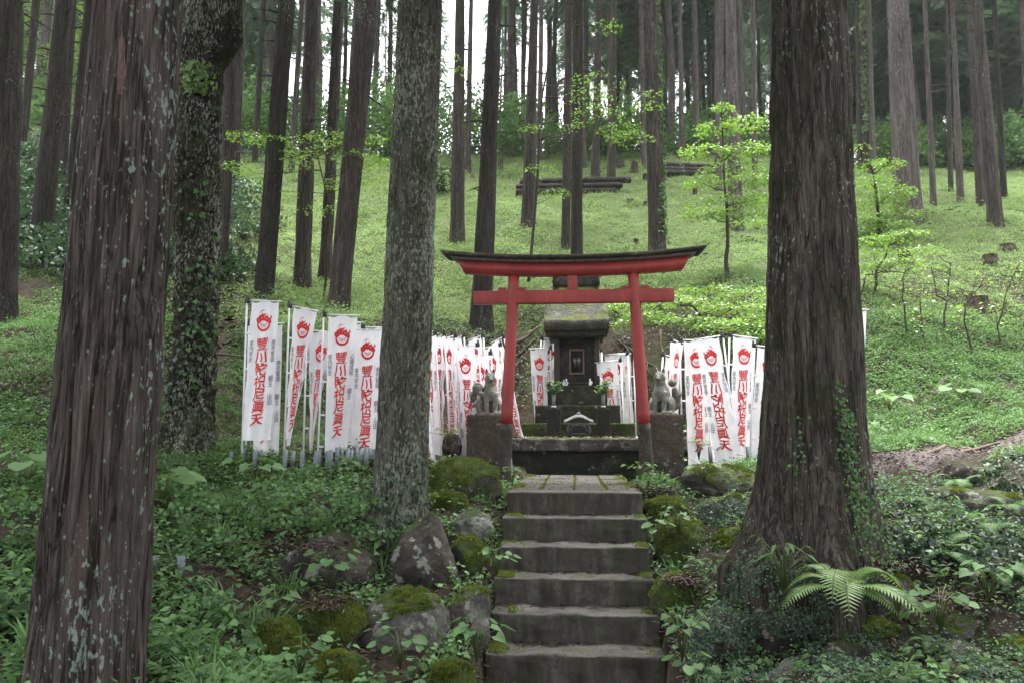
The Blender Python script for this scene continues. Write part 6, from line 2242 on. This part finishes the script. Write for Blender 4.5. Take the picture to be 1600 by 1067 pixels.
sapling('maple_sapling', 'tall thin arching maple sapling left of the dark trunk above the gate', [(826, 440, dT), (838, 300, dT), (845, 160, dT), (868, 62, dT), (900, 32, dT)],
        [(930, 125, dT, 50, 7, 130), (935, 175, dT - .2, 46, 6, 120), (968, 200, dT, 40, 7, 120), (1010, 165, dT + .2, 26, 10, 90), (1018, 145, dT, 18, 8, 50), (890, 195, dT - .3, 26, 6, 60), (918, 150, dT, 40, 7, 90), (950, 40, dT, 30, 6, 60),
         (845, 265, dT, 30, 7, 70), (870, 300, dT, 26, 7, 70), (830, 200, dT, 20, 6, 40), (765, 90, dT, 18, 6, 36), (700, 90, dT, 20, 6, 36), (720, 110, dT, 14, 6, 30), (985, 215, dT - .2, 40, 6, 110)],
        'leaf_bright', 'star', .058, 905, .035, dens=1.9)
dL = ground_hit(503, 452)[1] - 1.0
sapling('maple_sapling', 'slender maple sapling with bright leaves among the trunks behind the left banners', [(505, 480, dL), (508, 400, dL), (515, 320, dL), (498, 250, dL), (480, 215, dL)],
        [(385, 212, dL, 34, 6, 120), (420, 218, dL - .2, 34, 6, 120), (372, 258, dL, 28, 6, 90), (395, 272, dL, 30, 6, 100), (470, 222, dL, 50, 7, 180), (520, 215, dL, 46, 7, 170), (560, 245, dL - .3, 46, 9, 200), (590, 255, dL, 36, 9, 150), (455, 255, dL, 34, 7, 110), (440, 300, dL, 26, 6, 70), (530, 285, dL, 40, 7, 120), (575, 215, dL, 30, 7, 90), (500, 325, dL, 40, 6, 90), (575, 275, dL, 36, 7, 110), (470, 240, dL, 40, 6, 110)],
        'leaf_bright', 'star', .058, 906, .03, dens=1.9)
dK = ground_hit(690, 300)[1]
sapling('shrub', 'dark glossy shrub on the slope just right of the lichen-speckled trunk', [(690, 304, dK), (690, 280, dK), (688, 255, dK)],
        [(685, 268, dK, 24, 14, 220), (698, 285, dK, 24, 14, 220), (680, 292, dK, 22, 14, 200)], 'leaf_dark', 'oval', .13, 907, .03, 'shrub')
# bare thin saplings on the right slope
for i, (pp, lab) in enumerate([
    ([(1420, 530), (1412, 480), (1410, 450), (1415, 420)], 'first bare thin sapling on the right slope counted from the massive cedar'), ([(1442, 543), (1440, 500), (1438, 460)], 'second bare thin sapling on the right slope, short and straight'),
    ([(1476, 522), (1478, 470), (1465, 462), (1456, 415)], 'crooked forked bare sapling on the right slope'), ([(1482, 470), (1484, 410)], 'straight bare sapling with a broken top on the right slope'),
    ([(1520, 552), (1508, 500), (1512, 470), (1540, 440)], 'bare sapling bending to the right on the right slope'), ([(1565, 545), (1560, 510), (1570, 460), (1595, 405)], 'tall bare sapling leaning right near the right edge'),
    ([(1340, 475), (1352, 430), (1380, 425), (1420, 428)], 'bare sapling with a long level branch beside the massive cedar')]):
    g = ground_hit(*pp[0]); d = g[1]
    pts = np.array([tuple(P(px, py, d - .02 * k)) for k, (px, py) in enumerate(pp)])
    b0 = pts[0].copy(); t = np.linspace(0, 1, 16)
    pf = np.stack([np.interp(t * (len(pts) - 1), np.arange(len(pts)), pts[:, j]) for j in range(3)], -1) - b0
    pf += .02 * np.stack([vnoise(t * 6, i + 3, k, 39) for k in range(3)], -1)
    pf[0, 2] -= .15
    mb = MB(); mb.tube(pf, .016 * (1.05 - .6 * t), 7)
    for k in range(5):
        j = RNG.integers(5, 15); e = pf[j] + np.array([RNG.normal(0, .25), RNG.normal(0, .1), RNG.uniform(.05, .3)])
        mb.tube([pf[j], (pf[j] + e) / 2 + np.array([0, 0, -.02]), e], [.008, .006, .003], 5)
    o = thing('bare_sapling', lab, 'sapling', b0); link('trunk', mb.mesh('trunk', True), M['twig'], o)
    lv = Leaves(); n = 40
    kk = RNG.integers(4, 16, n)
    lv.add(pf[kk] + RNG.normal(0, .16, (n, 3)), RNG.uniform(.04, .08, n), rnd_dir(n), rnd_up(n, .4), 'oval', RNG.uniform(.3, .8, n)); lv.build('leaves', M['leaf_bright'], o)

# ------------------------------------------------------------------ thin air between the trunks
def haze_box():
    m = bpy.data.materials.new('haze')
    m.use_nodes = True
    nt = m.node_tree
    nt.nodes.clear()
    k = NT(nt)
    out = k.n('ShaderNodeOutputMaterial'); v = k.n('ShaderNodeVolumePrincipled')
    v.inputs['Color'].default_value = (.88, .93, .92, 1)
    v.inputs['Density'].default_value = HAZE
    v.inputs['Anisotropy'].default_value = 0.3
    k.l(v.outputs[0], out.inputs['Volume'])
    mb = MB(); mb.box((0, 50, 25), (164, 164, 76))
    o = mb.build('haze', m); o['kind'] = 'stuff'
    cy.volume_bounces = 1
    return o


HAZE = 0.0005
haze_box()
